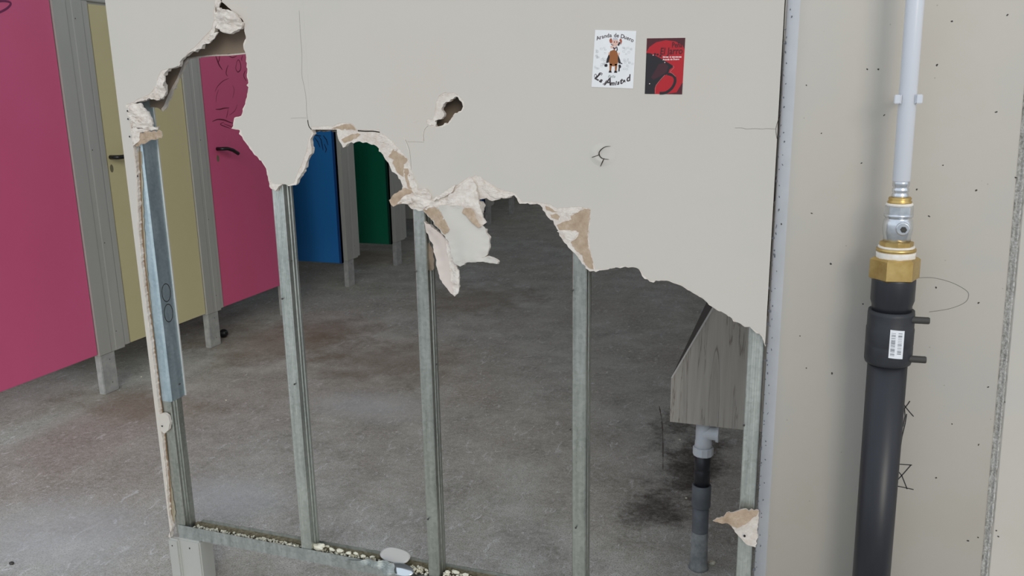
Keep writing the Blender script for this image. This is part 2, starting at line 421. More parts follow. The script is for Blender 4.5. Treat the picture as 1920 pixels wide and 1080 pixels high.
obj('wall_back', B(-2.95, 1.66, 9.05, 9.2, 0, 3.1), m_white, kind='structure')
obj('wall_right', B(1.66, 1.9, .17, 9.2, 0, 2.15), m_white, kind='structure')  # kept low too, with an added opening above that brightens the room

# concrete wall right of the partition: two cast panels with a rough vertical joint
wf = thing('wall_front', 'smooth pale grey concrete wall carrying the pipes', 'wall', (1.64, 0, 0), kind='structure')
def lx(z): return 2.0765 + .0297 * (1.349 - z)
Yf = -.03
def panel(xa0, xa1, xb0, xb1, chamfer_left):
    bm = bmesh.new(); rows = []
    for z, xa, xb in ((0, xa0, xb0), (3.2, xa1, xb1)):
        pts = [(xa, .17)]
        if chamfer_left: pts += [(xa, .03), (xa, -.002), (xa + .002, -.008), (xa + .012, -.0175), (xa + .026, -.0262), (xa + .040, -.0295), (xa + .05, Yf)]
        else: pts += [(xa, Yf + .003), (xa + .003, Yf)]
        pts += [(xb - .003, Yf), (xb, Yf + .003), (xb, .17)]
        rows.append([bm.verts.new((p[0] - 1.64, p[1], z)) for p in pts])
    n = len(rows[0])
    for i in range(n): bm.faces.new((rows[0][i], rows[0][(i + 1) % n], rows[1][(i + 1) % n], rows[1][i]))
    bm.faces.new(rows[0][::-1]); bm.faces.new(rows[1]); return bm
m_bevel = noisy('blue_grey_bevel', (198, 199, 201), (206, 207, 209), 12, .7, bmp=.1)  # bevel faces get a slightly bluer grey than the panel
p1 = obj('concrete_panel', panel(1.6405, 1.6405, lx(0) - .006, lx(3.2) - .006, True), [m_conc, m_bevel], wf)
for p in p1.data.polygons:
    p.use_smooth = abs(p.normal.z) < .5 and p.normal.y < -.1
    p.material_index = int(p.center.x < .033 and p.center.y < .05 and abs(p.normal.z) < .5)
p2 = obj('concrete_panel', panel(lx(0) + .007, lx(3.2) + .007, 7, 7, False), m_conc, wf)
bm = bmesh.new(); rnd = random.Random(5); g = []
for i in range(321):
    z = i * .01; row = []
    for k in range(5):
        row.append(bm.verts.new((lx(z) - .0065 + k * .0034 - 1.64, Yf + .006 - .003 * math.sin(k * PI / 4) - (k > 2) * .0045 + rnd.gauss(0, .0012), z)))
    g.append(row)
for a, b in zip(g, g[1:]):
    for k in range(4): bm.faces.new((a[k], a[k + 1], b[k + 1], b[k]))
obj('joint_filler', bm, m_joint, wf)
bm = bmesh.new(); rnd = random.Random(11)
for i, (x, z) in enumerate([(1.936, 1.5636), (1.8167, 1.4799), (1.7967, 1.4804), (1.834, 1.3933), (1.7997, 1.3002), (1.9039, 1.2509), (2.007, 1.2512), (1.9314, 1.1982), (1.9294, 1.1992), (1.8242, 1.0137), (1.9557, 1.0568), (2.0338, 1.0304), (1.7573, 1.094), (2.0683, 0.8587), (2.0113, 0.773), (1.9929, 0.6505), (2.0657, 0.5176), (2.12, 0.5369), (2.026, 1.3982), (1.9181, 1.4855), (1.8694, 1.3331), (2.0259, 1.5712), (2.1005, 0.8305), (2.0836, 0.5281), (2.1148, 0.5494), (2.0638, 0.734), (1.9456, 1.2981), (2.0716, 1.2769), (1.7214, 1.3584), (1.7135, 1.1974), (1.6874, 1.4521), (1.7066, 0.9355), (1.7238, 0.8658), (1.6556, 1.1732), (1.7754, 0.859)]):
    disc(bm, x - 1.64, z, -.0303, rnd.uniform(.0012, .0028), rnd.uniform(.001, .002), 8, rnd.uniform(0, 3), .35, i)
obj('air_hole', bm, mat('air_hole_dark', (70, 66, 60), .95), wf, kind='stuff', label='tiny dark air holes pitted in the concrete')
# chips along the bevelled corner next to the plasterboard
bm = bmesh.new(); rnd = random.Random(23)
for i in range(90):
    z = .35 + i * .0145 + rnd.uniform(-.01, .01); x = rnd.uniform(.0008, .012) if i % 3 else .0006
    y = -.008 - (x - .002) * .95 - .0006 if x > .002 else -.0085
    disc(bm, x, z, y - .0003, rnd.uniform(.0006, .0018) * (2 if i % 9 == 0 else 1), rnd.uniform(.0008, .003) * (1.7 if i % 7 == 0 else 1), 7, rnd.uniform(-.6, .6), .5, i)
for (x, z) in [(1.6511, 1.5678), (1.655, 1.5697), (1.6347, 1.0722), (1.6417, 0.9811), (1.6509, 1.0731), (1.6449, 1.1039), (1.6369, 1.0315)]:
    disc(bm, x - 1.64, z, -.0125 - max(0, x - 1.652) * .9, .0022, .0038, 8, .5, .35, int(z * 1000))
obj('corner_chip', bm, mat('corner_chip_dark', (96, 98, 104), .9), wf, kind='stuff', label='dark chips along the bevelled corner')

# pen marks on the concrete
bm = bmesh.new()
for l in ([(1.913, 0.8143), (1.9212, 0.8011), (1.9302, 0.7904), (1.9391, 0.7808)],[(1.9197, 0.7951), (1.9258, 0.8063), (1.9292, 0.8138)],[(1.9206, 0.7963), (1.923, 0.7801), (1.921, 0.7561)],[(1.9256, 0.7851), (1.9245, 0.7625), (1.9209, 0.7322), (1.9203, 0.7153)],[(1.918, 0.7913), (1.92, 0.756), (1.9199, 0.7201)]):
    ribbon(l, .0021, -.0304, bm)
obj('pen_strokes', bm, m_ink2, label='upper group of slanting black pen strokes beside the black pipe', cat='pen mark')
bm = bmesh.new()
for l in ([(1.9148, 0.6709), (1.9291, 0.6717), (1.9454, 0.6728)],[(1.9434, 0.6725), (1.9318, 0.6526), (1.919, 0.6323)],[(1.919, 0.6569), (1.9282, 0.646), (1.9409, 0.6171)],[(1.9189, 0.6212), (1.9345, 0.6199), (1.9532, 0.6178)]):
    ribbon(l, .0021, -.0304, bm)
obj('pen_star', bm, m_ink2, label='lower black hand-drawn star on the concrete beside the black pipe', cat='pen mark')
bm = ribbon(smooth_path([(1.9223, 1.0744), (1.9491, 1.076), (1.9831, 1.0683), (2.01, 1.0538), (2.0149, 1.0422), (2.0087, 1.0287), (1.9835, 1.0149), (1.9478, 1.0057)]), .0009, -.0304)
obj('pencil_loop', bm, m_pencil, label='thin pencil loop drawn on the concrete right of the brass nut', cat='pencil mark')

# ================================================================== BROKEN PARTITION
XL, XR, ZS, XS = -.052, 1.6365, 1.3645, .54
wp = thing('wall_partition', 'broken cream plasterboard partition on bare metal studs', 'wall', kind='structure')
TOP = 2.6
def straight(p, q):
    for c in (XL, XR, XS, XS + .0006):
        if abs(p[0] - c) < .0025 and abs(q[0] - c) < .0025: return True
    for c in (TOP, ZS + .0006, ZS - .0004):
        if abs(p[1] - c) < .0022 and abs(q[1] - c) < .0022: return True
    return False
# board 1: left sheet with the long surviving edge strip and the hanging arrow shape
strip_core = [(-0.0564, 0.1489), (-0.044, 0.1813), (-0.0488, 0.2335), (-0.0422, 0.3391), (-0.0392, 0.4589), (-0.0379, 0.5509), (-0.0386, 0.6003), (-0.0378, 0.6737), (-0.0373, 0.77), (-0.0372, 0.8488), (-0.0375, 0.9109), (-0.0374, 0.9876), (-0.0328, 1.0931), (-0.0236, 1.1673), (-0.016, 1.2546), (-0.0157, 1.3046), (-0.0162, 1.3372), (-0.0158, 1.3753), (-0.0148, 1.4171)]
strip_paint = [(-0.0604, 0.1482), (-0.0461, 0.1809), (-0.0508, 0.2332), (-0.0454, 0.33), (-0.0412, 0.4586), (-0.0399, 0.5507), (-0.0382, 0.6167), (-0.0397, 0.6735), (-0.0392, 0.7698), (-0.0391, 0.8486), (-0.0394, 0.9108), (-0.0393, 0.9875), (-0.0347, 1.0931), (-0.0254, 1.1673), (-0.0178, 1.2545), (-0.0164, 1.3117), (-0.0172, 1.3542), (-0.0179, 1.3963), (-0.0197, 1.4311)]
hole_l_core = [(0.0002, 1.4337), (0.0219, 1.4376), (0.0454, 1.4428), (0.0622, 1.4508), (0.0749, 1.4425), (0.0887, 1.4424), (0.1043, 1.4558), (0.109, 1.4773), (0.1006, 1.4909), (0.1153, 1.5108), (0.1368, 1.5196), (0.1593, 1.5244), (0.1787, 1.5451), (0.1986, 1.5576), (0.2258, 1.5647), (0.24, 1.5746), (0.2607, 1.5843), (0.2791, 1.6042), (0.2901, 1.6292), (0.287, 1.6572), (0.297, 1.6743), (0.3027, 1.6966)]
hole_l_paint = [(0.0004, 1.435), (0.0266, 1.4458), (0.0522, 1.4537), (0.0655, 1.4617), (0.0816, 1.4777), (0.0894, 1.4965), (0.1021, 1.5137), (0.1301, 1.5198), (0.156, 1.5245), (0.1752, 1.5438), (0.1954, 1.559), (0.2204, 1.5739), (0.2419, 1.59), (0.2596, 1.6023), (0.274, 1.6146), (0.2824, 1.6321), (0.2838, 1.6573), (0.2938, 1.6745), (0.3012, 1.6966)]
hole_r_core = [(0.3074, 1.6963), (0.3096, 1.6738), (0.3269, 1.6605), (0.344, 1.6447), (0.3644, 1.6313), (0.371, 1.6198), (0.3677, 1.6036), (0.3705, 1.5858), (0.3608, 1.5684), (0.3662, 1.5453), (0.3662, 1.4861), (0.3586, 1.4446), (0.3362, 1.3988), (0.3146, 1.3936), (0.3098, 1.3789), (0.3036, 1.3669), (0.3289, 1.3615), (0.3362, 1.3388), (0.3476, 1.3254), (0.359, 1.3107), (0.3765, 1.2933), (0.3922, 1.2747), (0.3986, 1.2585), (0.4013, 1.2369), (0.4029, 1.2206), (0.4194, 1.2101), (0.43, 1.2212), (0.4434, 1.2283), (0.4603, 1.2232), (0.4825, 1.2264), (0.4918, 1.244), (0.5092, 1.2657), (0.5202, 1.287), (0.5345, 1.3122), (0.5333, 1.3344), (0.5424, 1.3526)]
hole_r_paint = [(0.3074, 1.6963), (0.3111, 1.6737), (0.3302, 1.6616), (0.3473, 1.6458), (0.3677, 1.6324), (0.3724, 1.6185), (0.3692, 1.6035), (0.372, 1.5857), (0.3639, 1.5683), (0.3677, 1.5452), (0.3694, 1.4861), (0.3618, 1.4446), (0.3392, 1.3974), (0.3176, 1.3909), (0.3129, 1.3776), (0.3086, 1.3682), (0.3324, 1.3642), (0.3395, 1.3401), (0.3526, 1.3268), (0.3638, 1.3107), (0.3798, 1.2947), (0.3955, 1.2761), (0.4021, 1.2613), (0.4065, 1.2411), (0.4149, 1.229), (0.4307, 1.228), (0.4435, 1.2296), (0.4605, 1.2259), (0.4767, 1.2317), (0.486, 1.2493), (0.5006, 1.2735), (0.5097, 1.2895), (0.5208, 1.3121), (0.5272, 1.3344), (0.5363, 1.3526)]
seamx = XS
B1c = [(XL, TOP), (XL, .148)] + strip_core[:-1] + hole_l_core + hole_r_core + [(XS, ZS - .002), (XS, TOP)]
B1p = [(XL, TOP), (XL, .148)] + strip_paint + hole_l_paint + hole_r_paint + [(XS - .003, ZS - .01), (XS, ZS + .004), (XS, TOP)]
YB, YP, YC = 0.0, -.0124, -.0131
bd1 = obj('plasterboard', slab(jag(B1c, .006, lambda p: .0003 if p[0] < .0 and p[1] < 1.30 else .0012, 3, straight), YP, YB, rough=.0012, seed=4), [m_gyp, m_gyp, m_brown], wp)
obj('painted_face', slab(jag(B1p, .008, .0007, 7, straight), YC, YP + .0001), [m_paint, m_gyp, m_gyp], bd1)
# board 2: upper right sheet with the small punched hole
hole_c = [(0.8946, 1.4215), (0.9016, 1.4275), (0.9178, 1.4333), (0.9286, 1.4392), (0.9414, 1.4259), (0.9438, 1.4163), (0.9382, 1.4067), (0.9234, 1.402), (0.9136, 1.39), (0.9052, 1.3791), (0.886, 1.373), (0.8751, 1.3706), (0.8699, 1.3779), (0.8729, 1.3852), (0.8893, 1.3889), (0.8965, 1.3997), (0.8901, 1.4095)]
hole_p = [(0.8739, 1.4096), (0.8774, 1.4277), (0.8846, 1.4409), (0.897, 1.4479), (0.9183, 1.4477), (0.934, 1.4427), (0.9443, 1.4318), (0.9478, 1.4199), (0.9421, 1.4067), (0.926, 1.4008), (0.9162, 1.3875), (0.9064, 1.3754), (0.8859, 1.3706), (0.8736, 1.3681), (0.8615, 1.373), (0.851, 1.3816), (0.8512, 1.3878), (0.8677, 1.3889), (0.8722, 1.3999)]
B2c = [(XS + .0001, TOP), (XS + .0001, ZS - .0003), (XR, ZS - .0003), (XR, TOP)]
notch = [(0.544, 1.372), (0.5636, 1.372), (0.5861, 1.3733), (0.6025, 1.3733), (0.6237, 1.3809), (0.6457, 1.3796), (0.6585, 1.3745), (0.6638, 1.3669), (0.6679, 1.3631)]
B2p = [(XS + .0001, TOP)] + [(XS + .0001, notch[0][1])] + notch + [(notch[-1][0] + .004, ZS - .0003), (XR, ZS - .0003), (XR, TOP)]
bd2 = obj('plasterboard', slab(B2c, YP, YB, [jag(hole_c, .004, .001, 5)], rough=0), [m_gyp, m_gyp, m_brown], wp)
obj('painted_face', slab(jag(B2p, .006, .0006, 9, straight), YC, YP + .0001, [jag(hole_p, .004, .0006, 6)]), [m_paint, m_gyp, m_gyp], bd2)
def patch(name, pts, y, parent, m, seed, th=.0006, amp=.0008, lab=None, step=.004):
    return obj(name, slab(jag(pts, step, amp, seed), y - th, y), [m, m, m], parent, label=lab)
patch('torn_paper', [(0.596, 1.3656), (0.6113, 1.372), (0.6308, 1.3771), (0.6499, 1.377), (0.6582, 1.3707), (0.6622, 1.3643)], YP, bd2, m_brown, 31)
bm = shard([(0.8726, -0.0125, 1.4096), (0.8804, -0.013, 1.4313), (0.8943, -0.013, 1.4432), (0.914, -0.012, 1.4453), (0.9197, -0.004, 1.438), (0.9008, 0.002, 1.4296), (0.8922, 0.002, 1.4164), (0.8828, -0.002, 1.4092), (0.8906, 0.001, 1.3993), (0.8856, -0.004, 1.3898), (0.8721, -0.0125, 1.3974)], .003, 17, rel=.002)
obj('gypsum_fragment', bm, [m_gyp, m_gyp, m_brown], bd2)
patch('torn_paper', [(0.8963, 1.4309), (0.9099, 1.4356), (0.9221, 1.4391), (0.9151, 1.4307), (0.9015, 1.426), (0.8932, 1.4213)], .0, bd2, m_brown, 33)
bm = shard([(0.8515, -0.0132, 1.3853), (0.8681, -0.0135, 1.3877), (0.8752, -0.012, 1.3803), (0.8723, -0.0125, 1.3706), (0.8593, -0.0135, 1.3743)], .004, 19, rel=.0015)
obj('gypsum_fragment', bm, [m_gyp, m_gyp, m_brown], bd2)
# board 3: lower right sheet
arch_c = [(0.61, 1.3541), (0.6121, 1.3425), (0.6201, 1.3297), (0.6239, 1.3207), (0.6363, 1.3298), (0.6602, 1.335), (0.6907, 1.3339), (0.7161, 1.3252), (0.7322, 1.305), (0.7455, 1.286), (0.7543, 1.2644), (0.7682, 1.257), (0.7785, 1.2367), (0.7818, 1.2187), (0.7753, 1.2031), (0.789, 1.1905), (0.8025, 1.1754), (0.842, 1.1753), (0.8633, 1.1824), (0.8955, 1.1897), (0.9286, 1.1945), (0.942, 1.1898), (0.9578, 1.1726), (0.9736, 1.1605), (0.9833, 1.1709), (0.9865, 1.1899), (0.9761, 1.2009), (0.9963, 1.2077), (1.0094, 1.2006), (1.0267, 1.2048), (1.0465, 1.2078), (1.0649, 1.2157), (1.0712, 1.2085), (1.0775, 1.1963), (1.1111, 1.196), (1.1265, 1.1953), (1.1391, 1.1785), (1.1517, 1.1617), (1.1643, 1.1461), (1.1769, 1.1219), (1.1845, 1.1099), (1.1996, 1.0944), (1.2186, 1.0743), (1.2349, 1.0527), (1.245, 1.0458), (1.2537, 1.0475), (1.281, 1.0515), (1.3261, 1.0614), (1.343, 1.0611), (1.3576, 1.057), (1.3651, 1.0415), (1.3821, 1.0303), (1.4082, 1.0343), (1.4271, 1.033), (1.459, 1.0216), (1.4792, 1.0096), (1.5003, 0.9989), (1.524, 0.9799), (1.552, 0.9662), (1.573, 0.9509), (1.5915, 0.9414), (1.6027, 0.9423), (1.6121, 0.9334), (1.6235, 0.9283), (1.6294, 0.9216), (1.6333, 0.9098), (1.6372, 0.8992), (1.6405, 0.9007)]
arch_p = [(0.7266, 1.3568), (0.7433, 1.3493), (0.7623, 1.3343), (0.7811, 1.3143), (0.7971, 1.2968), (0.8046, 1.2779), (0.8063, 1.2551), (0.8139, 1.2361), (0.8214, 1.2171), (0.832, 1.202), (0.8459, 1.1998), (0.868, 1.1953), (0.8879, 1.2073), (0.9063, 1.223), (0.93, 1.2399), (0.9548, 1.2566), (0.9683, 1.2605), (0.9842, 1.2571), (1.0051, 1.2427), (1.0207, 1.2331), (1.0403, 1.2262), (1.0598, 1.2229), (1.0701, 1.2183), (1.0854, 1.2015), (1.1112, 1.2022), (1.1303, 1.2003), (1.1519, 1.1972), (1.1683, 1.188), (1.1871, 1.191), (1.2182, 1.1943), (1.2466, 1.1904), (1.2455, 1.1674), (1.242, 1.1308), (1.2446, 1.1064), (1.2498, 1.082), (1.2574, 1.0515), (1.2809, 1.054), (1.3261, 1.0626), (1.343, 1.0623), (1.3587, 1.0583), (1.3698, 1.0442), (1.3844, 1.0329), (1.4081, 1.0355), (1.427, 1.0342), (1.459, 1.0228), (1.4791, 1.0108), (1.5003, 1.0001), (1.524, 0.9812), (1.5519, 0.9674), (1.573, 0.9521), (1.5915, 0.9427), (1.6026, 0.9435), (1.6119, 0.937), (1.6234, 0.9307), (1.6315, 0.9242), (1.6354, 0.9124), (1.6382, 0.9017), (1.6404, 0.9031)]
B3c = [(XR, ZS - .0004), (arch_c[0][0], ZS - .0003)] + arch_c[:-1] + [(XR, arch_c[-1][1])]
B3p = [(XR, ZS - .0003), (arch_p[0][0], ZS - .0003)] + arch_p[:-1] + [(XR, arch_p[-1][1])]
bd3 = obj('plasterboard', slab(jag(B3c, .006, .0013, 13, straight), YP, YB, rough=.0012, seed=8), [m_gyp, m_gyp, m_brown], wp)
obj('painted_face', slab(jag(B3p, .007, .0007, 15, straight), YC, YP + .0001), [m_paint, m_gyp, m_gyp], bd3)
for i, pts in enumerate(([(0.7616, 1.3204), (0.7751, 1.3079), (0.7875, 1.303), (0.7969, 1.293), (0.7865, 1.2827), (0.7842, 1.2649), (0.785, 1.2522), (0.7753, 1.2571), (0.7646, 1.2697), (0.7568, 1.2849), (0.7616, 1.2938), (0.7462, 1.3), (0.7538, 1.3077)],
            [(0.786, 1.2726), (0.7973, 1.2727), (0.8008, 1.2576), (0.8026, 1.2359), (0.8043, 1.2141), (0.7937, 1.2293), (0.789, 1.2484)],
            [(0.6208, 1.34), (0.6436, 1.3503), (0.6659, 1.3555), (0.6745, 1.3529), (0.6622, 1.3427), (0.6427, 1.3362), (0.6277, 1.3323)],
            [(1.1669, 1.1499), (1.182, 1.1579), (1.2021, 1.1635), (1.1996, 1.1719), (1.2183, 1.1835), (1.2269, 1.191), (1.2454, 1.1879), (1.2419, 1.1552), (1.2383, 1.1307), (1.241, 1.1001), (1.2498, 1.0758), (1.2537, 1.0513), (1.2437, 1.0532), (1.2299, 1.0686), (1.2273, 1.0834), (1.2122, 1.0926), (1.1996, 1.1106), (1.2147, 1.1235), (1.2196, 1.1348), (1.2121, 1.1394), (1.1871, 1.1384), (1.1744, 1.1367)],
            [(1.1518, 1.174), (1.1644, 1.1768), (1.1745, 1.1698), (1.1707, 1.1624), (1.1543, 1.1667)],
            [(1.1392, 1.1932), (1.1493, 1.191), (1.1619, 1.1817), (1.1695, 1.1807), (1.1569, 1.179), (1.1429, 1.1835)])):
    patch('torn_paper', pts, YP, bd3, m_brown, 40 + i)
# gypsum relief lumps on the torn areas
for i, pts in enumerate(([(0.6798, -0.013, 1.3403), (0.7099, -0.0135, 1.3556), (0.7316, -0.014, 1.3544), (0.7524, -0.0145, 1.3407), (0.7719, -0.0135, 1.3181), (0.7543, -0.013, 1.3128), (0.7363, -0.013, 1.3228), (0.7167, -0.013, 1.3303)],
            [(0.8047, -0.0135, 1.2704), (0.8128, -0.015, 1.2491), (0.8237, -0.017, 1.2203), (0.8308, -0.016, 1.2024), (0.8204, -0.018, 1.1998), (0.809, -0.016, 1.2172), (0.8005, -0.014, 1.236), (0.7953, -0.013, 1.255)],
            [(0.8436, -0.014, 1.1961), (0.8757, -0.016, 1.2087), (0.9047, -0.018, 1.2274), (0.9219, -0.016, 1.2376), (0.9126, -0.018, 1.22), (0.8949, -0.019, 1.2096), (0.8665, -0.018, 1.1986), (0.8485, -0.016, 1.1914)],
            [(0.9897, -0.0135, 1.2474), (1.0085, -0.015, 1.2344), (1.041, -0.015, 1.2203), (1.0654, -0.014, 1.2159), (1.0477, -0.016, 1.2095), (1.0244, -0.017, 1.2078), (1.0054, -0.015, 1.2145), (0.9868, -0.014, 1.2313)],
            [(1.1949, -0.0135, 1.1828), (1.2247, -0.0135, 1.191), (1.232, -0.013, 1.1888), (1.2126, -0.0145, 1.1787), (1.2002, -0.0145, 1.1734), (1.1872, -0.013, 1.1752)],
            [(1.167, -0.013, 1.1352), (1.1876, -0.0145, 1.1387), (1.2101, -0.014, 1.1371), (1.2173, -0.013, 1.1335), (1.2102, -0.0145, 1.1225), (1.2, -0.014, 1.1145), (1.1873, -0.0135, 1.1213)])):
    obj('gypsum_fragment', shard(pts, .003, 50 + i, rel=.0016, relscale=90), [m_gyp, m_gyp, m_brown], bd3)
# curled tab, knuckle, folded gypsum and the two hanging flaps over stud 3
tab = obj('curled_flap', shard([(0.7524, -0.03, 1.1982), (0.7637, -0.034, 1.2106), (0.7793, -0.03, 1.2208), (0.7926, -0.022, 1.2278), (0.8064, -0.016, 1.2223), (0.8161, -0.014, 1.2095), (0.8099, -0.014, 1.1965), (0.7917, -0.018, 1.1913), (0.7756, -0.026, 1.188), (0.7626, -0.032, 1.182), (0.7562, -0.033, 1.1871)], .004, 61, rel=.002, relscale=30), [m_brown, m_gyp, m_gyp], bd3)
obj('gypsum_fragment', shard([(0.7718, -0.027, 1.1894), (0.7819, -0.026, 1.2011), (0.7917, -0.022, 1.2099), (0.8076, -0.019, 1.2163), (0.8209, -0.018, 1.2101), (0.8146, -0.018, 1.1971), (0.8012, -0.02, 1.1906), (0.7855, -0.023, 1.1892)], .003, 62, rel=.003), [m_gyp, m_gyp, m_gyp], bd3)
obj('gypsum_fragment', shard([(0.8002, -0.018, 1.1916), (0.8115, -0.022, 1.2091), (0.8243, -0.024, 1.2224), (0.8445, -0.022, 1.2264), (0.8571, -0.018, 1.2085), (0.8616, -0.017, 1.1932), (0.8468, -0.022, 1.1845), (0.8347, -0.021, 1.1737), (0.8118, -0.02, 1.1767)], .008, 63, rel=.004, relscale=55), [m_gyp, m_gyp, m_gyp], bd3)
fold = obj('folded_gypsum', shard([(0.8312, -0.016, 1.1806), (0.8509, -0.018, 1.1917), (0.8881, -0.02, 1.2007), (0.9143, -0.022, 1.218), (0.9389, -0.021, 1.2385), (0.9619, -0.017, 1.2547), (0.9715, -0.022, 1.2393), (0.9802, -0.026, 1.2102), (0.9873, -0.029, 1.1809), (0.9929, -0.031, 1.1639), (1.0031, -0.034, 1.1534), (0.9913, -0.035, 1.1444), (0.979, -0.034, 1.1475), (0.9654, -0.032, 1.1668), (0.9455, -0.028, 1.1845), (0.9177, -0.026, 1.1897), (0.8754, -0.024, 1.1831), (0.8464, -0.022, 1.1755)], .006, 64, rel=.0025, relscale=45), [m_gyp, m_gyp, m_brown], bd3)
flap = obj('hanging_flap', shard([(0.832, -0.018, 1.1758), (0.8678, -0.022, 1.1864), (0.9178, -0.026, 1.1935), (0.9437, -0.03, 1.1885), (0.9671, -0.036, 1.1712), (0.9863, -0.042, 1.1528), (1.0036, -0.05, 1.1422), (1.016, -0.056, 1.1263), (1.0196, -0.06, 1.1047), (1.0154, -0.064, 1.0828), (1.0081, -0.066, 1.0778), (1.0302, -0.076, 1.0784), (1.0478, -0.082, 1.0718), (1.0451, -0.082, 1.0667), (1.0229, -0.078, 1.0672), (0.9938, -0.074, 1.0673), (0.9669, -0.07, 1.0639), (0.9469, -0.068, 1.0523), (0.9311, -0.062, 1.0578), (0.9202, -0.054, 1.0762), (0.9142, -0.048, 1.0952), (0.9066, -0.042, 1.1092), (0.8948, -0.036, 1.1204), (0.8789, -0.03, 1.1342), (0.854, -0.022, 1.1578)], .0095, 65, amp=.0008, rel=.0012, relscale=14), [m_paint, m_gyp, m_brown], bd3)
obj('torn_paper', shard([(0.8354, -0.0195, 1.1748), (0.8639, -0.023, 1.1838), (0.8787, -0.0255, 1.1795), (0.8916, -0.031, 1.1642), (0.9045, -0.037, 1.1465), (0.9126, -0.041, 1.1347), (0.9082, -0.041, 1.1269), (0.8985, -0.038, 1.1209), (0.8801, -0.0325, 1.1347), (0.855, -0.024, 1.1581)], .001, 66, rel=.0012, relscale=14), [m_brown, m_gyp, m_brown], flap, label='bare brown paper where the paint has peeled')
obj('torn_paper', shard([(0.9465, -0.034, 1.1828), (0.9671, -0.035, 1.1861), (0.9777, -0.039, 1.1745), (0.9859, -0.044, 1.1606), (0.9971, -0.05, 1.147), (0.9904, -0.05, 1.143), (0.9719, -0.046, 1.1529), (0.9552, -0.04, 1.1677), (0.943, -0.036, 1.1742)], .001, 67, rel=.0012, relscale=14), [m_brown, m_gyp, m_brown], flap)
flap2 = obj('hanging_flap', shard([(0.8297, -0.004, 1.1451), (0.8441, -0.008, 1.1397), (0.8627, -0.016, 1.1287), (0.8804, -0.022, 1.1201), (0.8999, -0.03, 1.1042), (0.9127, -0.036, 1.0827), (0.9226, -0.042, 1.0559), (0.9325, -0.048, 1.0319), (0.9361, -0.052, 1.0096), (0.9335, -0.054, 0.9865), (0.9253, -0.055, 0.9758), (0.915, -0.053, 0.9825), (0.8974, -0.046, 0.9981), (0.8827, -0.04, 1.0116), (0.8731, -0.032, 1.0343), (0.8642, -0.022, 1.0647), (0.8525, -0.012, 1.095), (0.8356, -0.004, 1.1179)], .010, 68, amp=.0008, rel=.001, relscale=12), [mat('pinkish_bare_paper', (214, 200, 190), .8), m_gyp, m_brown], bd3)
obj('gypsum_fragment', shard([(0.8955, -0.032, 1.1121), (0.9053, -0.036, 1.1055), (0.9181, -0.042, 1.0841), (0.9262, -0.047, 1.0597), (0.9375, -0.053, 1.0384), (0.9396, -0.057, 1.011), (0.9369, -0.059, 0.9853), (0.927, -0.059, 0.9769), (0.9201, -0.054, 0.9961), (0.9129, -0.047, 1.0331), (0.9075, -0.042, 1.0577), (0.9019, -0.036, 1.0886)], .004, 69, rel=.003, relscale=60), [m_gyp, m_gyp, m_gyp], flap2)
obj('torn_paper', shard([(0.8201, 0.018, 1.0923), (0.8347, 0.014, 1.0883), (0.8435, 0.012, 1.0704), (0.8452, 0.012, 1.0438), (0.8421, 0.014, 1.023), (0.8284, 0.018, 1.0173), (0.8178, 0.02, 1.0272)], .002, 70, rel=.002), [m_brownd, m_brownd, m_brownd], bd3)
# crumpled lump at the top-left hole
obj('gypsum_fragment', shard([(0.2849, -0.014, 1.6293), (0.2938, -0.018, 1.6514), (0.3075, -0.022, 1.6606), (0.324, -0.026, 1.6545), (0.3408, -0.028, 1.6512), (0.3553, -0.028, 1.6418), (0.362, -0.024, 1.6306), (0.3692, -0.018, 1.6233), (0.3614, -0.016, 1.6086), (0.3451, -0.02, 1.604), (0.3303, -0.022, 1.5981), (0.3117, -0.022, 1.6012), (0.2938, -0.018, 1.611)], .010, 71, rel=.006, relscale=42), [m_gyp, m_gyp, m_gyp], bd1)
obj('gypsum_fragment', shard([(0.2958, -0.014, 1.6542), (0.2902, -0.014, 1.6745), (0.2966, -0.0135, 1.6918), (0.3092, -0.0135, 1.6912), (0.3075, -0.016, 1.6736), (0.3049, -0.019, 1.6584)], .003, 72, rel=.002), [m_gyp, m_gyp, m_gyp], bd1)
obj('gypsum_fragment', shard([(0.2404, -0.013, 1.5746), (0.2567, -0.0145, 1.592), (0.2752, -0.016, 1.6016), (0.2914, -0.016, 1.6035), (0.2797, -0.0155, 1.5887), (0.2577, -0.014, 1.5766)], .003, 73, rel=.003, relscale=80), [m_gyp, m_gyp, m_gyp], bd1)
obj('gypsum_fragment', shard([(0.0648, -0.013, 1.4535), (0.0821, -0.015, 1.4777), (0.0926, -0.014, 1.4978), (0.1075, -0.0135, 1.5096), (0.1134, -0.015, 1.4934), (0.1087, -0.018, 1.4773), (0.1133, -0.018, 1.4611), (0.098, -0.017, 1.4437), (0.0802, -0.015, 1.4398), (0.0559, -0.014, 1.4455), (0.0302, -0.0135, 1.4403), (0.0153, -0.013, 1.4377), (0.038, -0.013, 1.4484)], .004, 74, rel=.004, relscale=60), [m_gyp, m_gyp, m_brown], bd1)
obj('gypsum_fragment', shard([(-0.0241, -0.014, 1.4284), (0.0006, -0.017, 1.4324), (0.028, -0.02, 1.4322), (0.0417, -0.022, 1.4184), (0.0554, -0.022, 1.4046), (0.064, -0.02, 1.3921), (0.0562, -0.018, 1.374), (0.0623, -0.018, 1.3685), (0.0149, -0.016, 1.3684), (-0.0137, -0.014, 1.3683), (-0.0194, -0.014, 1.3893)], .006, 75, rel=.006, relscale=48), [m_gyp, m_gyp, m_brown], bd1)
